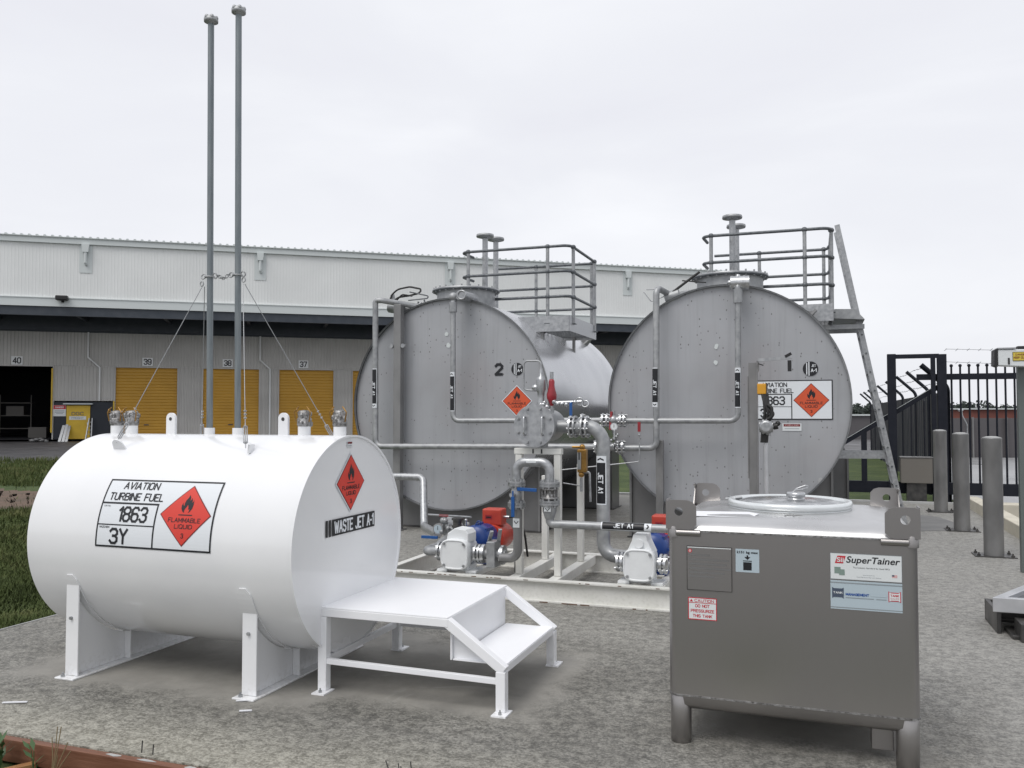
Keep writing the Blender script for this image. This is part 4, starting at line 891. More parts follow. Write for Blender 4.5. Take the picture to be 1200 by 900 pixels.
s_ = Sign(f_c); s_.rect(a0, .706, a1, .837, 'lblue', 0); s_.rect(a0, .824, a1, .829, 'sgrey', 1); s_.rect(a0, .712, a1, .716, 'sgrey', 1); s_.rect(a0, .730, a1, .824, 'sticker', 1) if False else None
def drumlogo(ca, cb, w_, h_, m, lay):
    s_.poly([(ca - w_ / 2, cb - h_ / 2), (ca - w_ / 2 + .008, cb - h_ / 2 + .005), (ca + w_ / 2 - .008, cb - h_ / 2 + .005), (ca + w_ / 2, cb - h_ / 2), (ca + w_ / 2, cb + h_ / 2), (ca + w_ / 2 - .008, cb + h_ / 2 - .005), (ca - w_ / 2 + .008, cb + h_ / 2 - .005), (ca - w_ / 2, cb + h_ / 2)], m, lay)
drumlogo(a0 + .032, .780, .050, .050, 'navy', 2); s_.text('TANK', a0 + .032, .781, .040, .010, 'sticker', 3, .03)
s_.text('MANAGEMENT', a0 + .115, .776, .100, .012, 'sblue', 2, .04); s_.rect(a0 + .065, .759, a0 + .185, .762, 'sgrey', 2); s_.rect(a0 + .195, .759, a0 + .238, .762, 'sgrey', 2); s_.rect(a0 + .17, .772, a0 + .24, .782, 'lblue', 2)
drumlogo(a0 + .272, .776, .052, .050, 'slred', 2); drumlogo(a0 + .272, .776, .045, .042, 'sticker', 3); s_.text('TANK', a0 + .272, .782, .036, .010, 'slred', 4, .03); s_.text('SALES', a0 + .272, .769, .036, .008, 'pinkish', 4, .01)
s_.build('supplier_sticker', ct)

# =============================================================== GREY STORAGE TANKS
SV, SZ, SR, SL = 10.92, 1.75, 1.466, 4.5
def roundel(ca, cz, r, parent):
    s_ = Sign(plane_fn((0, SV - .004, 0), (1, 0, 0), (0, 0, 1), (0, -1, 0), .003, .001))
    s_.disc(ca, cz, r, 'ink', 0)
    s_.rect(ca - .55 * r, cz - .80 * r, ca - .42 * r, cz + .80 * r, 'paperw', 1); s_.rect(ca - .26 * r, cz - .95 * r, ca - .13 * r, cz + .95 * r, 'paperw', 1)
    s_.text('JET', ca + .42 * r, cz + .42 * r, .58 * r, .34 * r, 'paperw', 1, .02); s_.text('A-1', ca + .42 * r, cz - .22 * r, .78 * r, .52 * r, 'paperw', 1, .03)
    return s_.build('fuel_roundel', parent)
def grey_tank(cu, label):
    t = thing('storage_tank', (cu, SV + SL / 2, 0), label, 'fuel tank', 'grey storage tanks')
    b = MB(); b.lathe([(SR, 0), (SR, SL - .02)], (cu, SV - .03, SZ), (0, 1, 0), 128)
    b.f.pop(0) if False else None
    # drop the front cap (added after the side quads of the lathe)
    n_side = 128; b.f.pop(n_side); b.m.pop(n_side); b.sm.pop(n_side)
    b.build('tank_shell', 'tankside', t)
    b = MB(); b.lathe([(SR + .004, 0), (SR + .004, .02), (SR - .014, .02), (SR - .014, 0)], (cu, SV - .05, SZ), (0, 1, 0), 128); b.f = b.f[:-2]; b.m = b.m[:-2]; b.sm = [False] * len(b.f)
    b.build('rim', 'galv_dull', t)
    b = MB(); b.lathe([(SR - .01, 0), (SR - .01, .006)], (cu, SV, SZ), (0, 1, 0), 128, smooth=False); b.build('end_plate', 'tankface', t)
    for vv, hw in ((SV + .25, 1.22), (SV + 3.4, 1.5)):
        b = MB(); pl = [(cu - hw, vv, 0.02)]
        zs = SZ - math.sqrt(max(0, SR ** 2 - hw ** 2)) if hw < SR else SZ - .35
        pl.append((cu - hw, vv, min(zs, 1.0) if hw < SR else 1.0))
        for a in range(0, 181, 6):
            x = cu - SR * math.cos(R(a)); z = SZ - SR * math.sin(R(a))
            if abs(x - cu) < hw and z < (zs if hw < SR else 1.3): pl.append((x, vv, z - .002))
        pl += [(cu + hw, vv, pl[1][2]), (cu + hw, vv, .02)]
        b.prism(pl, (0, .35 if vv < SV + 1 else .1, 0)); sd_ = b.build('saddle', 'saddle', t)
        for xx in (cu - hw - .03, cu + hw + .002): b = MB(); b.box(xx, xx + .028, vv - .04, vv + .5, .02, pl[1][2] + .02); b.build('saddle_flange', 'post', sd_)
        b = MB(); b.box(cu - hw - .06, cu + hw + .06, vv - .06, vv + .55, 0, .018); b.build('base_plate', 'dsteel', sd_)
    return t
def manway(t, cu, cv, r, z0, z1):
    b = MB(); b.lathe([(r, 0), (r, z1 - z0)], (cu, cv, z0), n=48); mw = b.build('manway', 'galv_dull', t)
    b = MB(); b.lathe([(r - .01, 0), (r + .07, .0), (r + .07, .018), (r - .01, .018)], (cu, cv, z1 - .03), n=48); b.build('manway_flange', 'dgalv', mw)
    b = MB(); b.lathe([(r + .065, 0), (r + .065, .014), (0, .03)], (cu, cv, z1 - .010), n=48); b.build('manway_cover', 'galv', mw)
    b = MB()
    for k in range(24): a = 2 * PI * k / 24; b.lathe([(.012, -.045), (.012, .03)], (cu + (r + .045) * math.cos(a), cv + (r + .045) * math.sin(a), z1), n=6, smooth=False)
    b.build('cover_bolt', 'galv_dull', mw)
def tee_vent(t, x, y, z0, z1, r=.042):
    b = MB(); b.cyl((x, y, z0), (x, y, z1), r); vp = b.build('vent_pipe', 'galv', t)
    b = MB(); b.lathe([(r + .01, 0), (.13, .02), (.135, .035), (.13, .06), (.03, .07)], (x, y, z1 - .01), n=24); b.build('vent_cap', 'galv_dull', vp)
def railing(t, xa, xb, ya, yb, zf, zt_, open_left=True, far_from=None):
    H = zt_ - zf; r = .021; lv = [zt_, zt_ - .36, zt_ - .72]
    ff = xa if far_from is None else far_from
    for z in lv:
        b = MB(); b.tube([(xa + .02, ya + .45, z), (xa, ya, z), (xb, ya, z), (xb, yb, z), (ff, yb, z)], r, .13, 10); b.build('handrail', 'dgalv', t)
    ps = [(xa + .12, ya), (xa + (xb - xa) * .80, ya), (xb, ya + .16), (xb, yb - .15), (xa + (xb - xa) * .40, yb), (xa + (xb - xa) * .95, yb)]
    for x, y in ps:
        b = MB(); b.cyl((x, y, zf - .02), (x, y, zt_ + .01), .025, n=12)
        po = b.build('handrail_post', 'galv_dull', t)
        for z in lv: b = MB(); b.ball((x, y, z), .040, 10, 0, (1, 1, .9)); b.build('post_clamp', 'dgalv', po)
        b = MB(); b.box(x - .04, x + .04, y - .04, y + .04, zf - .03, zf - .018); b.build('post_foot', 'dgalv', po)
def walkway(t, xa, xb, ya, yb, zf):
    b = MB()
    n_ = int((xb - xa) / .045)
    for k in range(n_ + 1): x = xa + (xb - xa) * k / n_; b.box(x - .003, x + .003, ya + .006, yb - .006, zf - .05, zf - .02)
    for k in range(9): y = ya + .01 + (yb - ya - .02) * k / 8; b.box(xa, xb, y - .003, y + .003, zf - .045, zf - .0215)
    wk = b.build('walkway_grating', 'galv_dull', t)
    b = MB(); b.box(xa, xb, ya - .008, ya, zf - .10, zf + .12); b.box(xb, xb + .008, ya, yb, zf - .10, zf + .12); b.box(xa, xb, yb, yb + .008, zf - .10, zf + .12); b.build('toe_board', 'galv', wk)
    cu_ = cu2 if xa < -3 else cu1
    for yy, x_ in ((ya + .03, xb - .40), (yb - .08, xb - .33)):
        if 1:
            dd = min(x_ - cu_, SR * .985); zs_ = SZ + math.sqrt(SR ** 2 - dd ** 2) - .02
            if zs_ < zf - .06: b = MB(); b.box(x_ - .03, x_ + .01, yy, yy + .05, zs_, zf - .052); b.build('walkway_bracket', 'post', wk)
def shell_lug(t, cu, ang, v):
    a = R(ang); n_ = Vector((math.cos(a), 0, math.sin(a))); c = Vector((cu + SR * math.cos(a), v, SZ + SR * math.sin(a)))
    b = MB(); y = Vector((0, 1, 0)); b.prism([c - y * .13 - n_ * .01, c + y * .13 - n_ * .01, c + y * .07 + n_ * .13, c - y * .07 + n_ * .13], n_.cross(y) * .03)
    b.prism([c - y * .13 - n_ * .01 + n_.cross(y) * .031, c + y * .13 - n_ * .01 + n_.cross(y) * .031, c + y * .10 - n_ * .01 + n_.cross(y) * .15, c - y * .10 - n_ * .01 + n_.cross(y) * .15, ][:0] or [c - y * .012 - n_ * .01 + n_.cross(y) * .031, c - y * .012 + n_ * .10 + n_.cross(y) * .031, c - y * .012 - n_ * .02 + n_.cross(y) * .14], y * .024)
    b.build('lifting_lug', 'post', t)

cu2, cu1 = -4.79, -1.06
t2 = grey_tank(cu2, 'grey horizontal storage tank marked 2, on the left behind the white tank')
t1 = grey_tank(cu1, 'grey horizontal storage tank with ladder and large white fuel placard, on the right')
for t, cu in ((t2, cu2), (t1, cu1)): manway(t, cu + .02, SV + .55, .42, 3.0, 3.40)
tee_vent(t2, cu2 + .11, 12.0, 3.18, 4.27); tee_vent(t2, cu2 + .02, 12.7, 3.18, 4.36)
tee_vent(t1, cu1 + .02, 11.9, 3.18, 4.25); tee_vent(t1, cu1 + .02, 12.5, 3.18, 4.25)
railing(t2, -4.93, -3.25, 11.65, 13.20, 2.92, 4.0, far_from=-5.0); walkway(t2, -4.25, -3.26, 11.62, 13.16, 2.88)
railing(t1, -1.42, .215, 11.68, 13.19, 2.95, 4.0); walkway(t1, -.62, .22, 11.65, 13.23, 2.90)
for v in (12.1, 14.6): shell_lug(t2, cu2, 47, v)
shell_lug(t1, cu1, 47, 11.5); shell_lug(t1, cu1, 47, 14.6)
# writing on tank 2
s_ = Sign(plane_fn((0, SV - .004, 0), (1, 0, 0), (0, 0, 1), (0, -1, 0), .003, .001)); s_.text('2', -4.055, 2.215, .125, .170, 'ink', 0, .03); s_.build('tank_number', t2)
roundel(-3.79, 2.215, .085, t2)
s_ = Sign(plane_fn((0, SV - .004, 0), (1, 0, 0), (0, 0, 1), (0, -1, 0), .003, .001)); s_.diamond(-3.795, 1.785, .205, .20, 'label_orange', 0); s_.build('hazard_diamond', t2)
# writing on tank 1
roundel(-.055, 2.153, .088, t1)
s_ = Sign(plane_fn((0, SV - .004, 0), (1, 0, 0), (0, 0, 1), (0, -1, 0), .003, .001))
a0, a1, b0, b1 = -.745, .193, 1.54, 2.018
s_.rect(a0, b0, a1, b1, 'paperw', 0); s_.frame(a0, b0, a1, b1, .012, 'ink', 1)
s_.rect(a0 + .01, 1.842, -.268, 1.854, 'ink', 1); s_.rect(-.280, b0 + .01, -.268, 1.842, 'ink', 1); s_.rect(a0 + .01, 1.693, -.28, 1.70, 'ink', 1)
s_.text('AVIATION', -.475, 1.963, .30, .056, 'ink', 2, .0); s_.text('TURBINE FUEL', -.475, 1.890, .45, .056, 'ink', 2, .0)
s_.text('1863', -.475, 1.770, .25, .11, 'ink', 2, .0); s_.text('3Y', -.565, 1.62, .155, .11, 'ink', 2, .0)
s_.diamond(-.050, 1.775, .205, .205, 'label_orange', 1, white=False); s_.build('placard', t1)
s_ = Sign(plane_fn((0, SV - .004, 0), (1, 0, 0), (0, 0, 1), (0, -1, 0), .003, .001)); s_.rect(-.385, 1.405, -.165, 1.495, 'sticker', 0); s_.rect(-.37, 1.457, -.18, 1.487, 'dimred', 1); s_.text('FUELLING', -.275, 1.472, .15, .018, 'pinkish', 2, .02); s_.rect(-.36, 1.428, -.19, 1.434, 'sgrey', 1); s_.build('maker_sticker', t1)
# white repair spots on the ends
for t, pts in ((t2, ((-4.80, 2.56, .035), (-4.83, 2.72, .028))), (t1, ((-1.17, 2.25, .028), (-1.16, 2.45, .03)))):
    s_ = Sign(plane_fn((0, SV - .004, 0), (1, 0, 0), (0, 0, 1), (0, -1, 0), .003, .001))
    for x, z, r in pts: s_.poly([(x + r * math.cos(k) * random.uniform(.7, 1.1), z + r * 1.2 * math.sin(k) * random.uniform(.7, 1.1)) for k in [i * .6 for i in range(10)]], 'trim', 0)
    s_.build('paint_patch', t)
# ladder of tank 1
ld = MB(); la = Vector((.30, 12.35, 4.17)); lb = Vector((1.115, 12.35, 0.0)); ladder = None
b = MB(); b.bar(la, lb, .03, .066, (1, 0, 0)); ladder = b.build('ladder', 'galv', t1)
b = MB(); b.bar(la + Vector((0, .5, 0)), lb + Vector((0, .5, 0)), .03, .066, (1, 0, 0)); b.build('stringer', 'galv', ladder)
for k in range(12):
    f = .30 + k * .06; c = la.lerp(lb, f); b = MB(); b.box(c.x - .032, c.x + .032, c.y + .016, c.y + .484, c.z - .015, c.z + .012); b.build('tread', 'galv_dull', ladder)
b = MB()
for k in range(12):
    f = .30 + k * .06; c = la.lerp(lb, f); b.lathe([(.013, 0), (.013, .012)], (c.x, c.y - .016, c.z), (0, -1, 0), 8)
b.build('tread_bolt', 'dgalv', ladder)
b = MB(); p = la.lerp(lb, .745); b.bar((p.x, p.y + .06, p.z), (.2, 12.3, 1.06), .05, .09); b.bar((p.x, p.y + .5, p.z), (.2, 12.8, 1.06), .05, .09); b.build('ladder_brace', 'galv', ladder)
b = MB(); b.box(.1, .62, 12.2, 12.26, 2.74, 2.80); b.box(.1, .62, 12.8, 12.86, 2.74, 2.80); b.prism([(.18, 12.1, 2.88), (.62, 12.1, 2.85), (.5, 12.1, 2.99), (.25, 12.1, 3.0)], (0, .9, 0)); b.build('landing', 'galv_dull', ladder)
# tank-top valve with black hoses at the left of each tank
def top_valve(t, cu, sc_=1):
    c = Vector((cu - .86, 10.98, 3.10))
    b = MB(); b.cyl(c, c + Vector((.42, .1, .02)), .05, n=16); b.cyl(c + Vector((-.10, 0, .05)), c + Vector((.14, 0, .0)), .085, n=16); b.cyl(c + Vector((.3, .06, .0)), c + Vector((.33, .06, .0)), .09, n=16); b.cyl(c + Vector((0, 0, .0)), c + Vector((-.06, 0, .22)), .03, n=12)
    v_ = b.build('valve_body', 'galv_dull', t)
    b = MB(); p = c + Vector((-.08, -.05, .02))
    b.tube([p, p + Vector((.02, 0, .18)), p + Vector((.12, .02, .27)), p + Vector((.30, .04, .30)), p + Vector((.48, .05, .26)), p + Vector((.46, .03, .20)), p + Vector((.3, .02, .17)), p + Vector((.12, 0, .15)), p + Vector((.05, 0, .06))], .013, .16, 8)
    b.tube([p + Vector((.05, 0, .05)), p + Vector((.2, 0, .19)), p + Vector((.36, 0, .16))], .011, .06, 8); b.build('hose', 'rubber', v_)
    b = MB(); b.tube([p + Vector((.3, 0, .10)), p + Vector((.7, .05, .13)), p + Vector((.32, 0, .22))], .009, .02, 6); b.torus(c + Vector((.40, 0, .10)), (0, 1, .2), .05, .012, 14, 6, a0=.3, a1=4); b.build('control_rod', 'dgalv', v_)
    b = MB()
    for a in range(6): b.ball(c + Vector((.36 + .02 * a, -.02, .05 + .012 * (a % 3))), .022, 6)
    b.build('coupling', 'galv', v_)
top_valve(t2, cu2)
c = Vector((cu1 - .72, 10.98, 3.10))
b = MB(); b.cyl(c, c + Vector((.42, .1, .06)), .055, n=16); b.cyl(c + Vector((-.02, 0, -.02)), c + Vector((.16, 0, .03)), .085, n=16); b.cyl(c + Vector((.3, .06, .0)), c + Vector((.33, .06, .03)), .09, n=16); v_ = b.build('valve_body', 'galv_dull', t1)
b = MB(); b.tube([c + Vector((.0, -.05, .0)), c + Vector((.22, -.05, .16)), c + Vector((.42, -.05, .30))], .016, .05, 8); b.tube([c + Vector((.2, -.05, .2)), c + Vector((.5, -.05, .16))], .008, 0, 6); b.build('hose', 'rubber', v_)
b = MB(); b.tube([c + Vector((-.25, -.1, .1)), c + Vector((-.02, -.05, .1)), c + Vector((.0, -.05, .02)), c + Vector((-.18, -.12, -.06)), c + Vector((-.28, -.1, .07))], .006, .02, 6)
b.build('control_rod', 'galv', v_)

# =============================================================== PIPEWORK BETWEEN THE TWO TANKS
PVv = 10.65
pw = thing('crossover_pipework', (-3.0, PVv, 0), 'galvanised fuel pipes with valves running across the faces of both grey tanks', 'pipework')
def P(x, y, v=PVv): return tuple(atv(x, y, v))
def flange(mb, c, ax, r, t=.02):
    ax = Vector(ax).normalized(); c = Vector(c); mb.cyl(c - ax * t / 2, c + ax * t / 2, r, n=24)
def pipe_label(p0, p1, r, txt, parent, name='pipe_label', end=False, wht=.1, view=Vector((-.2, -1, .1)), frac=.5):
    """black band with white border wrapped part way round a pipe, text running from p0 to p1"""
    p0 = Vector(p0); p1 = Vector(p1); ax = (p1 - p0); Ln = ax.length; ax.normalize()
    vw = (view - ax * view.dot(ax)).normalized(); side = vw.cross(ax).normalized()
    def fn(a, b_, l):
        th = b_ / r; rr = r + .0015 + .0007 * l
        return p0 + ax * a + (vw * math.cos(th) + side * math.sin(th)) * rr
    s_ = Sign(fn, r * .2); hb = r * (.88 if r > .05 else 1.12)
    s_.rect(0, -hb, Ln, hb, 'paperw', 0); s_.rect(.012 if end else .06, -hb + r * .16, Ln - (.06 if end else .012), hb - r * .16, 'ink', 1)
    s_.text(txt, Ln * frac, 0, min(Ln * .42, r * 4.6), r * (.85 if r > .05 else 1.1), 'paperw', 2, .02)
    q = lambda a: (Ln - a) if end else a
    s_.poly([(q(.044), -r * .5), (q(.030), -r * .5), (q(.016), 0), (q(.030), r * .5), (q(.044), r * .5), (q(.030), 0)], 'ink', 1)
    return s_.build(name, parent)
# pipe A of tank 2: from the tank top down, along and across to the valves
b = MB(); b.tube([(-5.22, 11.05, 3.12), (-5.72, PVv, 3.20), (P(440, 348)[0], PVv, 3.20), P(440, 523), P(700, 523.5)], .040, .10, 16); pa = b.build('pipe', 'galv_dull', pw)
pipe_label(P(440, 432), P(440, 478), .0415, 'JET A1', pa, end=True)
b = MB(); pp = P(531, 345); b.tube([(pp[0] + .12, SV + .1, 3.19), (pp[0], PVv, 3.19), P(531, 493), P(705, 492.5)], .036, .09, 16); b.cyl((pp[0], PVv, 2.99), (pp[0], PVv, 3.12), .055); b.ball((pp[0] - .0, PVv, 3.2), .058); pc = b.build('pipe', 'galv_dull', pw)
pipe_label(P(531, 436), P(531, 482), .038, 'JET A1', pc)
b = MB(); q = P(540, 346, PVv); b.cyl((q[0], PVv - .02, q[2]), (q[0] + .03, SV + .14, q[2]), .07, n=20); b.torus((q[0] + .02, PVv - .02, q[2]), (0, 1, 0), .058, .014, 20, 6); b.build('cap_flange', 'galv', pc)
# tank 1 side
b = MB(); pp = P(769, 335); b.tube([(pp[0] + .12, SV + .15, 3.14), (pp[0], PVv, 3.19), P(769, 525), P(724, 525)], .040, .09, 16); pb = b.build('pipe', 'galv_dull', pw)
pipe_label(P(768.5, 431), P(768.5, 477), .0415, 'JET A1', pb, end=True)
b = MB(); pp = P(864.5, 330, PVv); b.tube([(pp[0], SV + .14, 3.2), (pp[0], PVv - .02, 3.2), (pp[0], PVv, 3.0), P(865, 493), P(724, 493)], .036, .10, 16); b.cyl((pp[0], PVv, 2.95), (pp[0], PVv, 3.12), .056); pd_ = b.build('pipe', 'galv_dull', pw)
pipe_label(P(865, 431), P(865, 478), .038, 'JET A1', pd_)
b = MB()
for k in range(8): a = PI * k / 4; b.ball((pp[0] + .10 * math.cos(a), PVv + .05, 3.2 + .07 * math.sin(a) + .01), .032, 8)
b.cyl((pp[0] - .09, PVv + .04, 3.2), (pp[0] + .13, PVv + .06, 3.2), .085, n=18); b.build('cap_flange', 'bright', pd_)
for y, xs in ((492.5, (683, 707, 712, 728, 732)), (523.5, (699, 703, 725, 730))):
    for x in xs:
        b = MB(); c = P(x, y); flange(b, c, (1, 0, 0), .088, .022)
        for k in range(8): a = PI / 4 * k + .3; q = Vector(c) + Vector((0, math.cos(a), math.sin(a))) * .07; b.cyl(q - Vector((.028, 0, 0)), q + Vector((.028, 0, 0)), .010, n=6)
        b.build('flange', 'bright', pw)
for x, y in ((719, 492.5), (713, 523.5)):
    c = Vector(P(x, y)); b = MB(); b.ball(c, .068, 12); b.cyl(c - Vector((.08, 0, 0)), c + Vector((.08, 0, 0)), .05); b.cyl(c, c + Vector((0, 0, .12)), .022); vb = b.build('ball_valve', 'galv', pw)
    b = MB(); b.bar(c + Vector((-.02, -.03, .11)), c + Vector((-.03, -.06, -.12)), .03, .012, (0, 1, 0)); b.build('handle', 'dred' if y < 500 else 'bluev', vb)
c = Vector(P(719.5, 500, 10.5)); b = MB(); b.cyl(c, c + Vector((0, .035, 0)), .048, n=24); b.cyl(c + Vector((0, .02, -.16)), c + Vector((0, .02, -.04)), .012); gg = b.build('pressure_gauge', 'bright', pw)
s_ = Sign(plane_fn(c, (1, 0, 0), (0, 0, 1), (0, -1, 0), .001, .001)); s_.disc(0, 0, .038, 'sticker', 0, 20); s_.rect(-.003, -.01, .003, .028, 'ink', 1); s_.build('dial', gg)
b = MB()
for k in range(7): b.ball(c + Vector((random.uniform(-.05, .05), .03, -.1 - .04 * k * .6)), .022, 6)
b.build('fitting_cluster', 'galv', pw)
b = MB(); c = Vector(P(749, 503, 10.5)); b.bar(c + Vector((0, 0, .09)), c - Vector((0, 0, .03)), .035, .02, (0, 1, 0)); rh = b.build('drain_handle', 'dred', pw)
b = MB(); b.tube([c - Vector((0, 0, .03)), P(749.5, 541, 10.5), P(655, 551, 10.5), P(640, 547, 10.5)], .008, .03, 8); b.ball(c - Vector((0, 0, .07)), .018, 8); b.build('drain_tube', 'galv', rh)
# square duct posts carrying the lines
b = MB(); q = P(461.5, 600); qt = P(461.5, 356); b.box(q[0] - .055, q[0] + .055, 10.72, 10.83, 0, qt[2]); b.box(q[0] - .1, q[0] + .1, 10.66, 10.86, 0, .012); b.build('support_post', 'post', pw, bevel=.005)
b = MB(); q = P(772, 600); b.box(q[0] - .045, q[0] + .045, 10.71, 10.8, 0, 1.28); b.box(q[0] - .1, q[0] + .1, 10.66, 10.86, 0, .012); b.build('support_post', 'post', pw, bevel=.005)
b = MB(); q = P(463, 405, PVv)
for dx in (-.09, .09): b.cyl((q[0] + dx, 10.70, q[2]), (q[0] + dx, 10.76, q[2]), .03, n=10)
b.build('pipe_clamp', 'galv', pw)
# low pipe leaving the white tank area to the pump skid
b = MB(); b.tube([P(440, 558, 9.6), P(496, 559, 9.6), P(497, 617, 9.2), P(513, 626, 8.3)], .045, .10, 16); b.build('pipe', 'galv', pw)

# =============================================================== PUMP SKID
sk = thing('pump_skid', (-2.1, 7.8, 0), 'white steel pump skid with strainer, valves and two pumps between the tanks', 'pump skid')
def ibeam(name, p0, p1, h, w_=.09, parent=sk):
    p0 = Vector(p0); p1 = Vector(p1); b = MB(); z = Vector((0, 0, 1))
    b.bar(p0 + z * (h - .006), p1 + z * (h - .006), w_, .012); b.bar(p0 + z * .007, p1 + z * .007, w_, .012); b.bar(p0 + z * (h / 2), p1 + z * (h / 2), .010, h - .026); return b.build(name, 'white2', parent)
XR_ = -.45
fb = ibeam('frame_beam', (-3.80, 7.08, 0), (XR_, 7.08, 0), .185)
ibeam('frame_beam', (-3.80, 8.56, 0), (XR_, 8.56, 0), .185); ibeam('frame_beam', (-3.76, 7.13, 0), (-3.76, 8.51, 0), .183, .07); ibeam('frame_beam', (XR_ + .04, 7.13, 0), (XR_ + .04, 8.51, 0), .183, .07)
for x in (-2.52, -2.16): b = MB(); b.box(x - .045, x + .045, 7.13, 8.51, .09, .178); b.build('cross_member', 'white2', sk, bevel=.004)
for x in (-3.24, -2.96, -1.56, -1.24): b = MB(); b.box(x - .04, x + .04, 7.13, 8.51, .125, .18); b.build('pump_rail', 'white2', sk, bevel=.004)
b = MB()
for k in range(22): x = random.uniform(-3.7, -.9); b.box(x, x + random.uniform(.01, .07), 7.0335, 7.0348, .179, .1855)
for k in range(16): x = random.uniform(-3.7, -.9); b.box(x, x + random.uniform(.01, .09), 7.0335, 7.0348, .0, .008)
b.build('rust_chip', mat('rusted_edge', (.12, .06, .03), .8), fb)
for x, y, h in ((-2.52, 7.32, 1.245), (-2.16, 7.32, 1.245), (-2.53, 8.13, 1.0), (-2.17, 8.13, 1.12)):
    b = MB(); b.box(x - .030, x + .030, y - .030, y + .030, .180, h); b.build('post', 'white2', sk, bevel=.004)
b = MB(); b.box(-2.56, -2.12, 7.285, 7.355, 1.247, 1.300); b.build('top_rail', 'white2', sk, bevel=.004)
b = MB()
for x in (-2.38, -2.30): b.box(x - .006, x + .006, 7.279, 7.284, 1.255, 1.294)
b.build('clamp_stud', 'ink', sk)
# strainer
V0 = 7.2; c = Vector(atv(626, 499, V0))
b = MB(); b.cyl(c + Vector((0, .04, 0)), c + Vector((0, .50, 0)), .145, n=36); b.cyl(c + Vector((0, .025, 0)), c + Vector((0, .055, 0)), .188, n=48); b.cyl(c + Vector((0, .25, -.20)), c + Vector((0, .25, -.08)), .05); sr = b.build('strainer', 'galv_dull', sk)
b = MB(); b.cyl(c + Vector((0, -.006, 0)), c + Vector((0, .022, 0)), .188, n=48); b.build('strainer_cover', 'galv', sr, bevel=.003)
b = MB()
for k in range(8): a = R(22.5 + 45 * k); q = c + Vector((math.cos(a) * .158, 0, math.sin(a) * .158)); b.lathe([(.014, .006), (.014, .022), (.009, .022), (.009, .034)], q, (0, -1, 0), 6, smooth=False)
b.build('cover_bolt', 'galv_dull', sr)
for dx in (-.083, .083):
    b = MB(); q = c + Vector((dx, 0, 0)); b.tube([q + Vector((0, 0, .08)), q + Vector((0, -.045, .08)), q + Vector((0, -.045, -.08)), q + Vector((0, 0, -.08))], .009, .02, 8); b.build('cover_handle', 'bright', sr)
# large outlet to pump two
bz = c.z - .01; cy = V0 + .28; px_ = atv(707, 560, cy).x
b = MB(); b.tube([c + Vector((.12, .28, -.01)), (px_, cy, bz), (px_, cy, .36), (px_ + .22, cy - .05, .36)], .060, .15, 20); bp_ = b.build('pipe', 'galv_dull', sk)
for f in (.26, .30, .37, .41):
    b = MB(); q = Vector((c.x + f, cy, bz)); flange(b, q, (1, 0, 0), .100, .016)
    for k in range(8): a = PI / 4 * k + .2; w2 = q + Vector((0, math.cos(a), math.sin(a))) * .083; b.cyl(w2 - Vector((.022, 0, 0)), w2 + Vector((.022, 0, 0)), .011, n=6)
    b.build('flange', 'bright' if f in (.26, .41) else 'galv', sk)
b = MB(); b.cyl((c.x + .305, cy, bz), (c.x + .365, cy, bz), .075, n=24); b.build('butterfly_valve', 'galv_dull', sk)
q0 = Vector(atv(706.5, 591, cy)); q1 = Vector(atv(706.5, 534, cy))
pipe_label((px_, cy, q1.z), (px_, cy, q0.z), .061, 'JET A1', bp_, frac=.55)
# strainer top: sampling assembly and relief valve
tx = atv(634, 455, V0 + .2); b = MB(); x, y = tx.x, V0 + .2
b.lathe([(.030, 1.62), (.036, 1.66), (.036, 1.72), (.030, 1.74), (.033, 1.80), (.045, 1.83), (.045, 1.91), (.040, 1.93), (.016, 1.95), (.014, 2.03)], (x, y, 0), n=16); sa = b.build('sample_probe', 'galv', sk)
b = MB(); A_ = atv(636, 444, y); b.tube([(x, y, 2.0), (x, y, atv(632, 423, y).z), (atv(614, 423, y).x, y, atv(614, 423, y).z), (atv(614, 457, y).x, y, atv(614, 457, y).z), (x - .02, y, atv(630, 458, y).z)], .0085, .035, 8, seg=7); b.build('sample_tube', 'galv_dull', sa)
b = MB(); q = atv(628, 454, y); b.lathe([(.012, -.03), (.040, -.01), (.038, .012), (.010, .03)], q, n=14); b.build('vent_button', 'bright', sa)
rx = atv(646.5, 460, y).x; b = MB(); b.lathe([(.010, -.13), (.022, -.10), (.043, -.055), (.046, -.02), (.034, .02), (.026, .06), (.027, .10), (.018, .12), (.0, .122)], (rx, y, 1.80), n=20); rv = b.build('relief_valve', 'dred', sk)
b = MB(); b.cyl((rx, y, 1.915), (rx, y, 1.985), .017, n=10); b.build('valve_stem', 'galv', rv)
b = MB(); b.cyl((rx, y, 1.52), (rx, y, 1.68), .014, n=10); b.lathe([(.026, 1.62), (.026, 1.66)], (rx, y, 0), n=6); b.build('valve_inlet', 'galv', rv)
b = MB(); q = atv(658, 472, y); b.cyl((rx, y, q.z), (rx + .28, y, q.z + .01), .014, n=10)
for k in range(6): b.ball((rx + .02 + .04 * k, y - .01, q.z + random.uniform(-.02, .02)), random.uniform(.018, .028), 8)
b.torus((rx + .26, y, q.z + .01), (0, 1, .3), .035, .006, 14, 6); b.torus((rx + .31, y, q.z - .01), (0, 1, -.3), .03, .006, 14, 6)
for k in range(8): b.ball((x + random.uniform(-.03, .1), y - .02, random.uniform(1.60, 1.72)), random.uniform(.015, .028), 8)
b.build('bleed_fittings', 'bright', sk)
b = MB(); q = atv(670.5, 478, y); b.box(q.x - .012, q.x + .012, y - .05, y - .035, q.z - .07, q.z + .05); b.build('bleed_handle', 'bluev', sk)
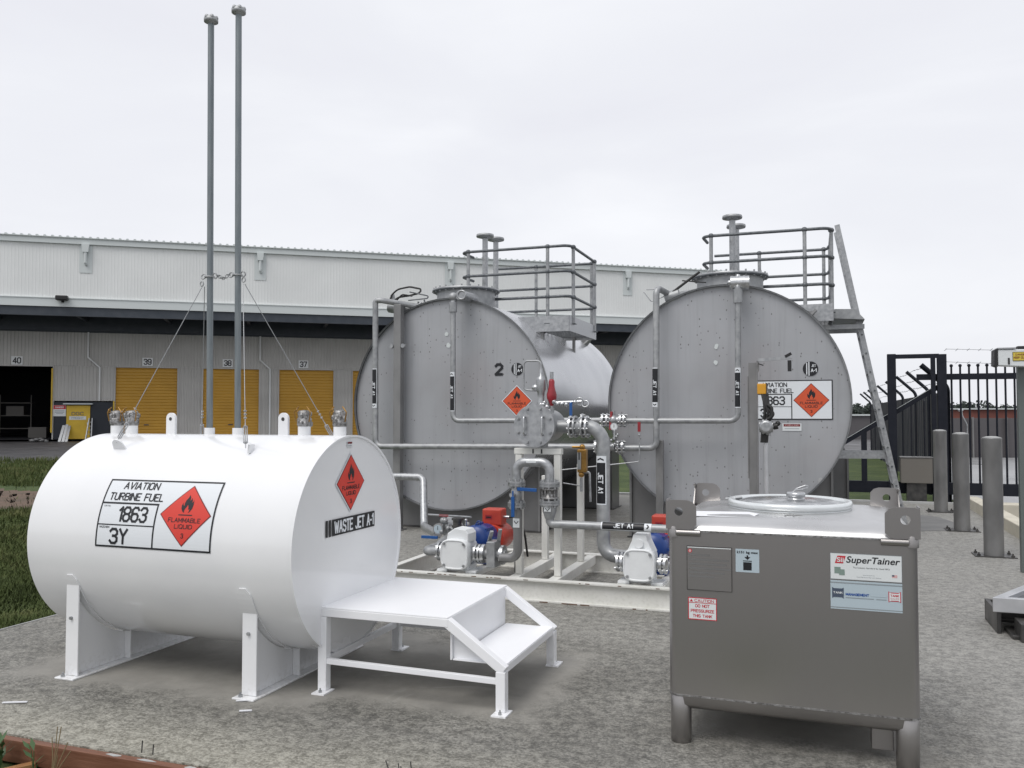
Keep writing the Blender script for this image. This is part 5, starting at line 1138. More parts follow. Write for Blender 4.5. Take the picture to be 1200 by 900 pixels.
# inverted U and its two valve legs
UV = 7.15; ul_, ur_ = atv(605.5, 560, UV).x, atv(644, 560, UV).x
b = MB(); b.tube([(ul_, UV, 1.02), (ul_, UV, 1.185), (ur_, UV, 1.185), (ur_, UV, 1.02)], .041, .11, 18); up_ = b.build('pipe', 'galv', sk)
s_ = Sign(plane_fn(((ul_ + ur_) / 2, UV - .040, 1.19), (1, 0, 0), (0, 0, 1), (0, -1, 0))); s_.rect(-.05, -.008, .04, .008, 'sticker', 0); s_.build('small_tag', up_)
def bolted(c, r, parent, m='galv', n=8):
    b = MB(); flange(b, c, (0, 0, 1), r, .020); o = b.build('flange', m, parent)
    b = MB()
    for k in range(n): a = 2 * PI * k / n + .2; q = Vector(c) + Vector((math.cos(a), math.sin(a), 0)) * (r - .017); b.cyl(q - Vector((0, 0, .028)), q + Vector((0, 0, .028)), .009, n=6)
    b.build('flange_bolt', 'bright', o)
for x, r in ((ul_, .078), (ur_, .088)):
    for z in (1.008, .985) + ((.822, .80) if x == ul_ else (.85, .828)): bolted((x, UV, z), r if z < .9 or True else r, sk)
b = MB(); b.lathe([(.036, .83), (.05, .86), (.052, .93), (.04, .975)], (ul_, UV, 0), n=16); b.cyl((ul_, UV, .90), (ul_ - .02, UV - .09, .90), .02); bv = b.build('ball_valve', 'galv', sk)
b = MB(); q0 = atv(601, 582, UV - .10); q1 = atv(601, 606, UV - .10); b.bar(q0 + Vector((0, 0, .05)), q0, .014, .006, (0, 1, 0)); b.bar(q0, q1, .030, .014, (0, 1, 0)); b.build('handle', 'bluev', bv, bevel=.003)
b = MB(); q0 = atv(606, 573, UV - .06); q1 = atv(629, 574.5, UV - .06); b.bar(q0, q1, .012, .030); b.build('handle', 'bluev', bv, bevel=.003)
b = MB(); b.lathe([(.05, .86), (.078, .872), (.078, .885), (.060, .89), (.060, .945), (.078, .95), (.078, .965), (.05, .975)], (ur_, UV, 0), n=24)
for k in range(10): a = k * .63; b.cyl((ur_ + .066 * math.cos(a), UV + .066 * math.sin(a), .87), (ur_ + .066 * math.cos(a), UV + .066 * math.sin(a), .965), .009, n=6)
b.build('check_valve', 'weld', sk)
b = MB(); b.tube([(ul_ + .01, UV, .80), (ul_ + .01, UV, .34), (ul_ - .16, UV + .03, .335)], .040, .10, 18); b.build('pipe', 'post', sk)
b = MB(); zz_ = .655; b.lathe([(.062, 0), (.062, -.05), (.040, -.12)], (ur_, UV, .82), n=20); b.tube([(ur_, UV, .72), (ur_, UV, zz_), (-.95, UV, zz_)], .035, .06, 16); hp = b.build('pipe', 'galv_dull', sk)
b = MB(); b.torus((ur_, UV, .725), (0, 0, 1), .040, .003, 18, 5); b.build('weld_ring', 'weld', hp)
pipe_label((atv(705, 614, UV).x, UV, zz_), (atv(764, 618, UV).x, UV, zz_), .036, 'JET A1', hp, frac=.45, end=True, view=Vector((-.2, -1, .45)))
s_ = Sign(plane_fn((ur_, UV - .0625, .792), (1, 0, 0), (0, 0, 1), (0, -1, 0))); s_.rect(-.03, -.025, .03, .025, 'sticker', 0); s_.poly([(-.02, .008), (0, -.014), (.02, .008), (.02, 0.0), (0, -.022), (-.02, 0)], 'ink', 1); s_.build('flow_sticker', hp)
s_ = Sign(plane_fn((ul_ + .01, UV - .0405, .665), (1, 0, 0), (0, 0, 1), (0, -1, 0))); s_.rect(-.03, -.05, .03, .03, 'sticker', 0); s_.poly([(-.02, .012), (0, -.01), (.02, .012), (.02, 0.0), (0, -.02), (-.02, 0)], 'ink', 1); s_.build('flow_sticker', sk)
# brass sight gauge on the rear post
q0 = atv(682.5, 556, 8.05); q1 = atv(682.5, 524, 8.05)
b = MB(); b.box(q0.x - .045, q0.x + .045, 8.02, 8.09, q0.z + .02, q1.z - .02); b.ball((q0.x, 8.05, q1.z), .03); b.ball((q0.x - .01, 8.05, q0.z), .03); b.cyl((q0.x - .1, 8.05, q1.z - .0), (q0.x, 8.05, q1.z), .012); sgz = b.build('sight_gauge', 'brass', sk, bevel=.008)
b = MB(); b.box(q0.x - .040, q0.x - .004, 8.008, 8.018, q0.z + .05, q1.z - .05); b.build('gauge_panel', 'galv_dull', sgz); b = MB(); b.box(q0.x - .026, q0.x - .016, 8.004, 8.008, q1.z - .12, q1.z - .05); b.build('gauge_slot', 'ink', sgz)
b = MB(); b.tube([(q0.x + .03, 8.05, q0.z + .02), atv(691, 553, 8.05), atv(692, 588, 8.05)], .011, .03, 8); b.tube([(q0.x - .02, 8.05, q0.z - .11), atv(660, 566, 8.05)], .006, 0, 6); b.cyl((q0.x, 8.01, q0.z - .16), (q0.x, 8.01, q0.z - .03), .014); b.build('drain_tube', 'galv', sgz)

# pumps
def pump(cx, parent, mirrored=False):
    p = thing_part = bpy.data.objects.new('pump', None); C.objects.link(p); p.parent = parent; p.location = Vector((cx, 7.2, .18)) - Vector(parent.location)
    zc = .350; Wd = .135
    b = MB()
    def ring(y, s, dz=0):
        pts = []
        for k in range(32):
            t = 2 * PI * k / 32; n_ = 3.6; ct_, st_ = math.cos(t), math.sin(t)
            pts.append((cx + s * Wd * abs(ct_) ** (2 / n_) * (1 if ct_ > 0 else -1), y, zc + dz + s * .135 * abs(st_) ** (2 / n_) * (1 if st_ > 0 else -1)))
        return pts
    loft(b, [ring(7.10, .86), ring(7.088, .93), ring(7.10, .99), ring(7.13, 1.0), ring(7.20, .98), ring(7.24, .85), ring(7.40, .80)])
    if mirrored: prof = [(-.115, .44), (.115, .44), (.065, .545), (.055, .60), (-.055, .60), (-.07, .54)]
    else: prof = [(-.10, .45), (.115, .45), (.115, .53), (.09, .565), (-.02, .575), (-.085, .53)]
    b.prism([(cx + x, 7.15, z) for x, z in prof], (0, .20, 0))
    if mirrored: b.cyl((cx - .005, 7.155, .525), (cx - .005, 7.125, .525), .038, n=20)
    hs = b.build('pump_housing', 'cwhite', p, bevel=.008)
    b = MB()
    for sx_ in (-1, 1):
        for sz in (-1, 1): b.lathe([(.013, 0), (.013, .012)], (cx + sx_ * .095, 7.096, zc + sz * .095), (0, -1, 0), 6, smooth=False)
    b.build('cover_bolt', 'galv', p)
    for sx_ in (-1, 1):
        b = MB(); b.cyl((cx + sx_ * .13, 7.24, zc), (cx + sx_ * .20, 7.24, zc), .05); 
        for f in (.165, .20): flange(b, (cx + sx_ * f, 7.24, zc), (1, 0, 0), .085, .018)
        for k in range(4): a = PI / 2 * k + PI / 4; b.cyl((cx + sx_ * .145, 7.24 + .068 * math.cos(a), zc + .068 * math.sin(a)), (cx + sx_ * .225, 7.24 + .068 * math.cos(a), zc + .068 * math.sin(a)), .013, n=6)
        b.build('port_flange', 'bright', p)
    b = MB()
    for sx_ in (-1, 1): b.box(cx + sx_ * .14 - .05, cx + sx_ * .14 + .05, 7.15, 7.34, .181, .205)
    b.box(cx - .1, cx + .1, 7.18, 7.4, .19, .24); b.build('mounting_foot', 'cwhite', p, bevel=.004)
    b = MB(); b.cyl((cx, 7.40, .36), (cx, 7.52, .40), .05); b.build('shaft_coupling', 'galv_dull', p)
    mx_ = cx + .03; mz = .42
    b = MB(); b.lathe([(.05, 0), (.12, .01), (.14, .05), (.14, .20), (.125, .22), (.125, .30)], (mx_, 7.52, mz), (0, 1, 0), 28)
    for k in range(8): a = 2 * PI * k / 8; b.box(mx_ + .14 * math.cos(a) - .012, mx_ + .14 * math.cos(a) + .012, 7.56, 7.72, mz + .14 * math.sin(a) - .012, mz + .14 * math.sin(a) + .012)
    b.box(mx_ - .12, mx_ + .12, 7.6, 7.78, .19, .30); mo = b.build('gear_case', 'blue', p)
    b = MB(); b.torus((mx_ + .01, 7.60, mz + .15), (0, 1, 0), .022, .006, 14, 6); b.build('eye_bolt', 'blue', mo)
    s_ = Sign(plane_fn((mx_ - .01, 7.528, mz - .02), (1, 0, 0), (0, 0, 1), (0, -1, 0), .004, .001)); s_.rect(-.045, -.02, .045, .025, 'sticker', 0); s_.rect(-.01, -.02, .0, -.005, 'blue', 1); s_.build('name_plate', mo)
    b = MB(); b.lathe([(.12, 0), (.13, .02), (.13, .28), (.10, .30)], (mx_ + .05, 7.84, .40), (0, 1, 0), 24); b.build('motor', 'red', p)
    b = MB(); b.box(mx_ - .06, mx_ + .14, 7.86, 8.02, .52, .68); jb = b.build('junction_box', 'red', p, bevel=.014)
    s_ = Sign(plane_fn((mx_ + .01, 7.86, .60), (1, 0, 0), (0, 0, 1), (0, -1, 0), .002, .001)); s_.rect(-.035, -.02, .035, .02, 'dred', 0); s_.rect(-.025, -.008, .025, .006, 'ink', 1); s_.build('plate', jb)
    b = MB(); b.cyl((mx_ + .142, 7.93, .60), (mx_ + .20, 7.93, .60), .014); b.build('cable_gland', 'bright', jb)
    b = MB(); b.tube([(mx_ + .20, 7.93, .60), (mx_ + .30, 7.95, .62), (mx_ + .34, 8.0, .40), (mx_ + .33, 8.1, .20)], .011, .08, 8); b.build('cable', 'rubber', jb)
    return p
pump(-3.065, sk); pump(-1.40, sk, True)
# ball valve and elbow right of pump one
b = MB(); b.box(-2.78, -2.70, 7.16, 7.32, .24, .47); b.cyl((-2.86, 7.24, .35), (-2.62, 7.24, .35), .045); iv = b.build('isolating_valve', 'galv_dull', sk, bevel=.008)
for x in (-2.83, -2.65): b = MB(); flange(b, (x, 7.24, .35), (1, 0, 0), .085, .03); b.build('flange', 'bright', iv)
b = MB(); b.bar((-2.79, 7.26, .46), (-2.74, 7.2, .56), .03, .02); b.bar((-2.70, 7.26, .46), (-2.66, 7.2, .58), .03, .02); b.build('linkage', 'galv', iv)
b = MB(); b.box(-2.585, -2.53, 7.36, 7.41, .18, .52); b.build('bracket', 'post', sk)
# inlet cluster left of pump one
b = MB(); b.tube([(-3.27, 7.24, .35), (-3.42, 7.26, .34), (-3.42, 7.55, .34), (-3.46, 7.95, .40)], .042, .07, 14); ic = b.build('inlet_pipe', 'galv_dull', sk)
b = MB(); b.cyl((-3.50, 7.9, .46), (-3.50, 8.05, .50), .075, n=20); b.cyl((-3.40, 7.8, .44), (-3.34, 7.9, .50), .06, n=16)
for k in range(12): b.ball((random.uniform(-3.52, -3.22), 7.75 + random.uniform(-.05, .08), random.uniform(.36, .56)), random.uniform(.022, .04), 8)
b.build('foot_valve', 'galv_dull', sk)
b = MB(); c = atv(513, 620, 7.8); b.cyl(c, c + Vector((0, .04, 0)), .055, n=24); pg = b.build('pressure_gauge', 'bright', sk)
s_ = Sign(plane_fn(c, (1, 0, 0), (0, 0, 1), (0, -1, 0), .001, .001)); s_.disc(0, 0, .043, 'lblue', 0, 20); s_.rect(-.003, -.01, .003, .03, 'ink', 1); s_.build('dial', pg)
b = MB(); c = atv(536, 613, 7.7); b.cyl(c + Vector((0, 0, -.12)), c + Vector((0, 0, .03)), .045, n=8); b.cyl(c + Vector((0, 0, .03)), c + Vector((0, 0, .05)), .06, n=8); b.cyl(c + Vector((0, 0, -.04)), c + Vector((0, 0, -.02)), .06, n=8); b.build('relief_block', 'dsteel', sk)
b = MB(); q0 = atv(502, 603, 7.9); q1 = atv(552, 606, 7.6); b.tube([q0, q1], .010, 0, 8); tb = b.build('spanner_bar', 'galv', sk)
b = MB(); q2 = q0.lerp(q1, .28); q3 = q0.lerp(q1, .5); b.bar(q2, q3, .018, .018); b.build('grip', 'dred', tb)
b = MB(); q0 = atv(494, 629, 7.75); q1 = atv(513, 630, 7.75); b.bar(q0, q1, .02, .028); b.build('valve_handle', 'bluev', sk, bevel=.003)
b = MB(); c = atv(546, 622, 7.7); b.cyl(c + Vector((0, 0, -.08)), c + Vector((0, 0, .09)), .012); b.ball(c + Vector((0, 0, .1)), .016); b.cyl(c + Vector((0, 0, -.08)), c + Vector((0, 0, -.02)), .03); b.build('bleed_cock', 'bright', sk)
b = MB(); b.tube([(-1.17, 7.24, .35), (-1.02, 7.24, .35), (-.95, 7.24, .42), (-.95, 7.15, .655)], .04, .05, 14); b.build('pipe', 'galv', sk)

# =============================================================== CONTROL POST in front of tank 1
q = atv(885, 640, 9.8); qt = atv(885, 425, 9.8)
cp_ = thing('control_post', (q.x, 9.8, 0), 'grey channel post with orange switch box and black cables before the right-hand tank', 'control post')
b = MB(); x = q.x; b.box(x - .055, x + .030, 9.80, 9.88, 0, qt.z); b.box(x + .030, x + .042, 9.78, 9.88, 0, qt.z); b.box(x - .068, x - .056, 9.79, 9.86, .9, qt.z - .15); b.box(x - .12, x + .1, 9.74, 9.94, 0, .012); b.build('channel', 'post', cp_)
b = MB(); c = atv(893, 456, 9.7); b.box(c.x - .05, c.x + .045, 9.68, 9.76, c.z - .055, c.z + .06); b.build('switch_box', 'orange', cp_, bevel=.008)
b = MB(); b.box(c.x + .046, c.x + .056, 9.675, 9.765, c.z - .06, c.z + .065); b.build('box_lid', 'dsteel', cp_)
b = MB()
for k in range(4):
    x0_ = c.x + .0 + .018 * k; b.tube([(x0_, 9.70, c.z - .05), (x0_ + .02, 9.67, c.z - .14 - .03 * k), (x0_ + .015 * k + .03, 9.66, c.z - .26), (x0_ + .01, 9.68, c.z - .36), (x0_ - .01, 9.69, c.z - .58)], .014, .04, 8)
b.tube([(c.x + .06, 9.66, c.z - .17), (c.x + .10, 9.65, c.z - .20), (c.x + .105, 9.65, c.z - .30), (c.x + .05, 9.66, c.z - .33)], .018, .03, 8)
b.build('cable', 'rubber', cp_)
b = MB(); c2 = atv(898, 500, 9.7); b.cyl(c2 + Vector((-.07, 0, 0)), c2 + Vector((.07, 0, 0)), .062, n=18); b.cyl(c2 + Vector((0, .03, -.10)), c2 + Vector((0, .03, .10)), .045, n=16); b.lathe([(.05, 0), (.075, .01), (.075, .03), (.05, .04)], c2 + Vector((0, -.09, 0)), (0, 1, 0), 12)
for k in range(9): a = k * .7; b.ball(c2 + Vector((.06 * math.cos(a), -.03, .07 * math.sin(a))), .022, 6)
b.build('flow_sensor', 'galv', cp_)
b = MB(); b.cyl(c2 + Vector((.07, 0, 0)), c2 + Vector((.12, 0, .01)), .035, n=10); b.ball(c2 + Vector((.12, 0, .035)), .03, 8); b.build('sensor_plug', 'blackp', cp_)
b = MB(); b.cyl((c2.x - .005, 9.72, 0), (c2.x - .005, 9.72, c2.z - .2), .028, n=14); b.cyl((c2.x - .005, 9.72, c2.z - .2), (c2.x - .005, 9.72, c2.z - .08), .022, n=10); b.build('conduit', 'alu', cp_)
b = MB(); a_ = atv(888, 422, 9.75); e_ = atv(928, 419, 9.75); b.bar((a_.x, 9.75, a_.z), (e_.x, 9.75, e_.z), .03, .035); b.bar((a_.x, 9.75, a_.z), (a_.x + .0, 9.79, a_.z - .12), .025, .025); b.build('swing_arm', 'galv', cp_)
b = MB(); b.box(e_.x - .045, e_.x - .005, 9.73, 9.75, e_.z - .15, e_.z - .03); b.bar((e_.x - .07, 9.74, e_.z + .01), (e_.x - .005, 9.74, e_.z + .045), .02, .03); b.bar((a_.x + .005, 9.74, a_.z - .04), (a_.x + .06, 9.74, a_.z - .06), .012, .012); b.build('arm_hook', 'blackp', cp_)

# =============================================================== BOLLARDS
def mk_bollard():
    t = thing('bollard', (0, 0, 0), 'nearest of the three grey steel bollards, by the dark steel stand', 'bollard', 'grey steel bollards')
    b = MB(); b.lathe([(.103, .012), (.103, 1.325), (.104, 1.33), (.098, 1.338), (.05, 1.350), (0, 1.353)], (0, 0, 0), n=40); b.build('post', 'post', t)
    b = MB(); b.lathe([(.098, 0), (.05, .013), (0, .016)], (0, 0, 1.3405), n=40); b.build('cap', 'ltconc', t)
    b = MB(); b.prism([(-.21, -.15, 0), (.21, -.15, 0), (.21, .15, 0), (-.21, .15, 0)], (0, 0, .012)); b.build('base_plate', 'dsteel', t)
    for x in (-.17, .17):
        for y in (-.11, .11): b = MB(); b.lathe([(.018, .012), (.018, .03), (.009, .03), (.009, .05)], (x, y, 0), n=6, smooth=False); b.build('anchor_bolt', 'dsteel', t)
    return t
b1_ = mk_bollard(); b1_.location = (1.885, 11.05, 0)
b2_ = copy_tree(b1_); b2_.location = (1.885, 13.30, 0); b2_['label'] = 'middle one of the three grey steel bollards in a row'
b3_ = copy_tree(b1_); b3_.location = (1.925, 15.74, 0); b3_['label'] = 'farthest of the three grey steel bollards, closest to the dark gate frame'

# =============================================================== LAMP POST / SIGNAL BOX AT THE RIGHT EDGE
q = atv(1197.5, 670, 9.97)
lp = thing('signal_post', (q.x + .02, 10, 0), 'slim grey-green square post at the right edge carrying a white lamp box', 'post')
x = q.x + .045; b = MB(); b.box(x - .045, x + .045, 9.97, 10.05, .0, 2.24); b.build('post', mat('grey_green_post', (.13, .15, .145), .45, .3), lp, bevel=.005)
b = MB(); b.box(x - .04, x + .05, 9.96, 10.06, 2.24, 2.30); b.build('post_cap', 'blackp', lp)
a_ = atv(1168, 430, 9.85); d_ = atv(1168, 410, 9.85)
b = MB(); b.prism([(a_.x, 9.78, a_.z + .01), (x + .05, 9.78, a_.z - .01), (x + .05, 9.78, d_.z - .005), (a_.x, 9.78, d_.z)], (0, .16, 0)); bx_ = b.build('lamp_box', 'sticker', lp, bevel=.012)
b = MB(); b.prism([(a_.x - .035, 9.775, a_.z + .012), (a_.x - .002, 9.775, a_.z - .002), (a_.x - .002, 9.775, d_.z + .006), (a_.x - .03, 9.775, d_.z - .004)], (0, .17, 0)); b.build('lens_cover', 'blackp', bx_)
b = MB(); b.box(a_.x + .0, a_.x + .16, 9.77, 9.95, d_.z + .002, d_.z + .016); b.build('hood', 'galv', bx_); b = MB(); b.box(a_.x + .088, a_.x + .104, 9.772, 9.778, a_.z + .02, a_.z + .085); b.build('latch', 'blackp', bx_)
s_ = Sign(plane_fn((a_.x + .205, 9.778, (a_.z + d_.z) / 2 + .012), (1, 0, 0), (0, 0, 1), (0, -1, 0))); s_.rect(-.075, -.045, .078, .045, 'pyellow', 0); s_.frame(-.075, -.045, .078, .045, .004, 'ink', 1); s_.text('DANGER', 0, .018, .10, .018, 'dimred', 1, .02); s_.text('KEEP CLEAR', 0, -.012, .13, .02, 'dimred', 1, .02); s_.build('warning_label', bx_)

# =============================================================== STEEL STAND WITH TRAY
ss = thing('steel_stand', (1.6, 7.3, 0), 'low dark steel channel base at the right edge under an aluminium tray', 'stand')
b = MB(); x0, y0_, z1 = 1.23, 7.30, .16
b.box(x0, x0 + .9, 7.60, 7.64, .0, z1); b.box(x0, x0 + .03, 7.15, 7.60, 0, z1); b.box(x0, x0 + .9, 7.56, 7.60, 0, .02); b.build('base_channel', 'dsteel', ss, bevel=.004)
b = MB(); b.box(1.34, 1.42, 6.92, 7.15, 0, .13); b.box(1.42, 2.1, 6.93, 7.0, 0, .13); b.box(1.3, 2.1, 7.0, 7.3, 0, .03); b.build('foot', 'dsteel', ss, bevel=.006)
b = MB(); b.box(x0 + .05, x0 + .4, 7.3, 7.56, .12, .135); b.build('shelf', 'dsteel', ss)
t = thing('drip_tray', (1.6, 6.95, .19), 'pale aluminium framed drip tray resting on the dark steel base', 'tray')
b = MB(); q0 = atz(1163, 700, .27); x0 = q0.x; yf = q0.y
ring = [(x0, yf), (x0 + 1.0, yf), (x0 + 1.45, yf + .62), (x0 + .33, yf + .62)]
ring2 = [(x0 + .10, yf + .05), (x0 + .93, yf + .05), (x0 + 1.32, yf + .57), (x0 + .385, yf + .57)]
vs = [(x, y, .165) for x, y in ring] + [(x, y, .27) for x, y in ring] + [(x, y, .27) for x, y in ring2] + [(x, y, .235) for x, y in ring2]
b.add(vs, [(0, 1, 5, 4), (1, 2, 6, 5), (2, 3, 7, 6), (3, 0, 4, 7)] + [(4 + i, 4 + (i + 1) % 4, 8 + (i + 1) % 4, 8 + i) for i in range(4)] + [(8 + i, 8 + (i + 1) % 4, 12 + (i + 1) % 4, 12 + i) for i in range(4)] + [(3, 2, 1, 0)])
b.build('tray_frame', 'alu', t, bevel=.004)
b = MB(); b.add([(x, y, .236) for x, y in ring2], [(0, 1, 2, 3)]); b.build('tray_floor', mat('wet_tray_floor', (.06, .065, .075), .3, .5), t)
t.location = (1.6, 6.95, .19)

# =============================================================== GATE, FENCES AND WHAT LIES BEYOND
GV = 17.5
def G(x, y, v=GV): return atv(x, y, v)
gf = thing('gate_portal', (1.9, GV, 0), 'tall black steel portal frame guiding the sliding gate', 'gate frame')
for xx, wd in (((1041.5 + 1050) / 2, 9), (1094.5, 4.5), (1104.7, 9.6)):
    x = G(xx, 500).x; w_ = wd / FPX * 15.8 * 1.05; zt_ = G(xx, 415).z
    b = MB(); b.box(x - w_ / 2, x + w_ / 2, GV - .05, GV + .05, GZ, zt_); b.build('upright', 'black', gf, bevel=.006)
b = MB(); b.box(G(1046, 416).x, G(1100, 415).x, GV - .045, GV + .045, G(1070, 420).z, G(1070, 415.2).z); b.build('head_beam', 'black', gf)
gt = thing('sliding_gate', (4, GV + .12, 0), 'black steel sliding gate with ball-topped bars and a sloping tail brace', 'gate')
GB = GV + .14
zr0, zr1 = atv(1150, 446.5, GB).z, atv(1150, 437.5, GB).z; zb0, zb1 = atv(1150, 580.5, GB).z, atv(1150, 566.5, GB).z
xl_ = atv(1074, 441, GB).x
b = MB(); b.box(xl_, 12, GB - .03, GB + .03, zr0 + .03, zr1); b.build('top_rail', 'black', gt)
b = MB(); b.box(-.6, 12, GB - .05, GB + .05, zb0, zb1); b.build('bottom_rail', 'black', gt)
xs0 = atv(1116, 500, GB).x; dx = (atv(1190, 500, GB).x - xs0) / 7
k = 0; x = xs0
while x < 7:
    b = MB(); b.cyl((x, GB, zb1), (x, GB, atv(1150, 429.5, GB).z), .018, n=8); b.ball((x, GB, atv(1150, 428, GB).z), .032, 8); b.build('picket', 'black', gt); x += dx; k += 1
e1 = atv(1100, 453, GB); e2 = atv(980, 528, GB)
b = MB(); b.bar((e1.x, GB, e1.z), (e2.x - .5, GB, e2.z - .25), .05, .09); b.build('tail_brace', 'black', gt)
b = MB()
b.bar((e1.x, GB - .028, e1.z + .048), (e2.x - .5, GB - .028, e2.z - .202), .006, .006); b.build('brace_edge', 'trim', gt)
b = MB(); x = atv(1012.5, 520, GB).x; b.box(x - .05, x + .05, GB - .03, GB + .03, zb1, atv(1012, 505, GB).z); b.build('tail_post', 'black', gt)
for xx in (1068, 1083): b = MB(); x = atv(xx, 500, GB).x; b.box(x - .012, x + .012, GB - .02, GB + .02, zb1, atv(xx, 470, GB).z); b.build('tail_bar', 'black', gt)
c0 = atv(1056, 566, 17.2); c1 = atv(1093, 537, 17.2)
t = thing('gate_motor', ((c0.x + c1.x) / 2, 17.2, 0), 'taupe metal gate motor cabinet behind the farthest bollard', 'cabinet')
b = MB(); b.box(c0.x, c1.x, 17.2, 17.44, c0.z, c1.z); b.build('cabinet', 'gbox', t, bevel=.01); b = MB(); b.box(c0.x - .01, c1.x + .01, 17.19, 17.45, c1.z + .002, c1.z + .02); b.build('cabinet_lid', 'post', t)
b = MB(); b.box(c0.x + .1, c1.x - .1, 17.25, 17.4, -.02, c0.z - .002); b.build('plinth', 'dsteel', t)
# side fence with cranked arms and barbed wire, running away from the gate
FU = 2.32
fn_ = thing('security_fence', (FU, 26, 0), 'dark panelled security fence with cranked arms and barbed wire receding behind the gate', 'fence')
zt_ = 2.1
pv = [17.83, 20.6, 23.15, 26.5, 30.1, 35.4, 38.6, 41.5]
for i, v in enumerate(pv):
    b = MB(); bend = .22
    b.tube([(FU, v, GZ), (FU, v, zt_ + .02), (FU - .44, v, zt_ + .44)], .05 if i == 0 else .036, .22, 8); b.build('post', 'black', fn_)
b = MB(); corr(b, 0, 1, 0, 0, 1) if False else None
ys = 17.75; pts = []
while ys < 41.4: pts += [(FU + .03, ys), (FU + .03, ys + .16), (FU + .0, ys + .19), (FU + .0, ys + .35)]; ys += .38
m = len(pts); b = MB(); b.add([(x, y, GZ + .03) for x, y in pts] + [(x, y, zt_ - .06) for x, y in pts], [(i, i + 1, m + i + 1, m + i) for i in range(m - 1)]); b.build('fence_panel', mat('dark_slate_panel', (.016, .018, .026), .6, 0, (.026, .028, .036), 1), fn_, recalc=False)
for k in range(3):
    b = MB(); f = .25 + .33 * k; p = []
    for v in [17.9 + i * .59 for i in range(41)]: p.append((FU - .44 * f - .0, v, zt_ + .44 * f + .012 * math.sin(v * 2)))
    b.tube(p, .004, 0, 4)
    for q in p: b.bar(Vector(q) - Vector((.03, 0, .02)), Vector(q) + Vector((.03, 0, .02)), .006, .006)
    b.build('barbed_wire', 'dgalv', fn_)
# wires and far fence beyond the gate
bw = thing('barbed_wire_fence', (7, 24, 0), 'wire fence with barbed strands beyond the sliding gate', 'fence')
for yy in (409, 424):
    a_ = atv(1108, yy, 24); e_ = atv(1215, yy + (1 if yy > 420 else -.5), 24); b = MB(); b.tube([a_, a_.lerp(e_, .5) - Vector((0, 0, .03)), e_ + (e_ - a_) * .8], .006, 0, 4)
    for k in range(12): q = a_.lerp(e_, k / 11 * 1.4) - Vector((0, 0, .02)); b.bar(q - Vector((.03, 0, .03)), q + Vector((.03, 0, .03)), .01, .01)
    b.build('barbed_wire', 'dgalv', bw)
for xx in (1240,):
    q = atv(xx, 409, 24.05); b = MB(); b.cyl((q.x, 24.05, GZ), (q.x, 24.05, q.z + .05), .03, n=8); b.build('post', 'black', bw)
# low grey wall and red-walled shed in the distance
def farpt(px, D): d = ray(px, 486); d.z = 0; d.normalize(); f2 = Vector((_f.x, _f.y, 0)).normalized(); p = d * (D / d.dot(f2)); return p
def farwall(name, px0, px1, D, z1, m, th=.4):
    a_ = farpt(px0, D); e_ = farpt(px1, D); f2 = Vector((_f.x, _f.y, 0)).normalized(); b = MB()
    b.prism([(a_.x, a_.y, GZ), (e_.x, e_.y, GZ), (e_.x, e_.y, z1), (a_.x, a_.y, z1)], f2 * th); return b, name, m
wl = thing('boundary_wall', tuple(farpt(1160, 34.5)), 'long low grey boundary wall beyond the pale road', 'wall')
b, _, _ = farwall('', 1098, 1320, 34.5, 1.46, 'gwall'); b.build('wall', 'gwall', wl)
b, _, _ = farwall('', 1098, 1320, 34.3, .72, 'gwall', .15); b = MB()
for k in range(6): q = farpt(1100 + 39.5 * k, 34.45); b.box(q.x - .03, q.x + .03, q.y - .12, q.y + .05, GZ, 1.5)
b.build('wall_rib', 'saddle', wl)
wl2 = thing('hoarding', tuple(farpt(980, 62)), 'long dull grey hoarding across the field behind the tail of the gate', 'fence')
b, _, _ = farwall('', 880, 1075, 62, 1.50, 'gwall'); b.build('panel', 'gwall', wl2); b, _, _ = farwall('', 900, 1040, 61.8, .1, 'trim', .1); b = MB()
a_ = farpt(880, 61.9); e_ = farpt(1075, 61.9); b.bar((a_.x, a_.y, 1.58), (e_.x, e_.y, 1.58), .1, .10); b.build('top_rail', 'trim', wl2)
rs = thing('red_shed', tuple(farpt(1160, 110)), 'long low red-brown shed in the distance below the trees', 'shed')
b, _, _ = farwall('', 1106, 1330, 110, 2.25, 'redwall', 9); b.build('wall', 'redwall', rs)
b, _, _ = farwall('', 1104, 1332, 109.6, 2.5, 'trim', 10); b = MB(); a_ = farpt(1105, 109.7); e_ = farpt(1331, 109.7); f2 = Vector((_f.x, _f.y, 0)).normalized()
b.prism([(a_.x, a_.y, 2.27), (e_.x, e_.y, 2.27), (e_.x, e_.y, 2.42), (a_.x, a_.y, 2.42)], f2 * 10); b.build('roof', 'trim', rs)
# street lamp seen through the gate bars
q = farpt(1133, 30); sl = thing('street_lamp', (q.x, q.y, GZ), 'thin pale cranked lamp pole standing before the grey wall', 'lamp')
b = MB(); f2 = Vector((_r.x, _r.y, 0)); p = Vector((q.x, q.y, 0)); b.tube([p + Vector((0, 0, GZ)), p + Vector((0, 0, 1.25)), p - f2 * .15 + Vector((0, 0, 1.55)), p - f2 * .18 + Vector((0, 0, 1.72))], .022, .08, 8); b.build('pole', 'galv', sl)
b = MB(); b.ball(p - f2 * .22 + Vector((0, 0, 1.76)), .08, 8, 0, (1.3, 1, .7)); b.build('lamp_head', 'bright', sl)

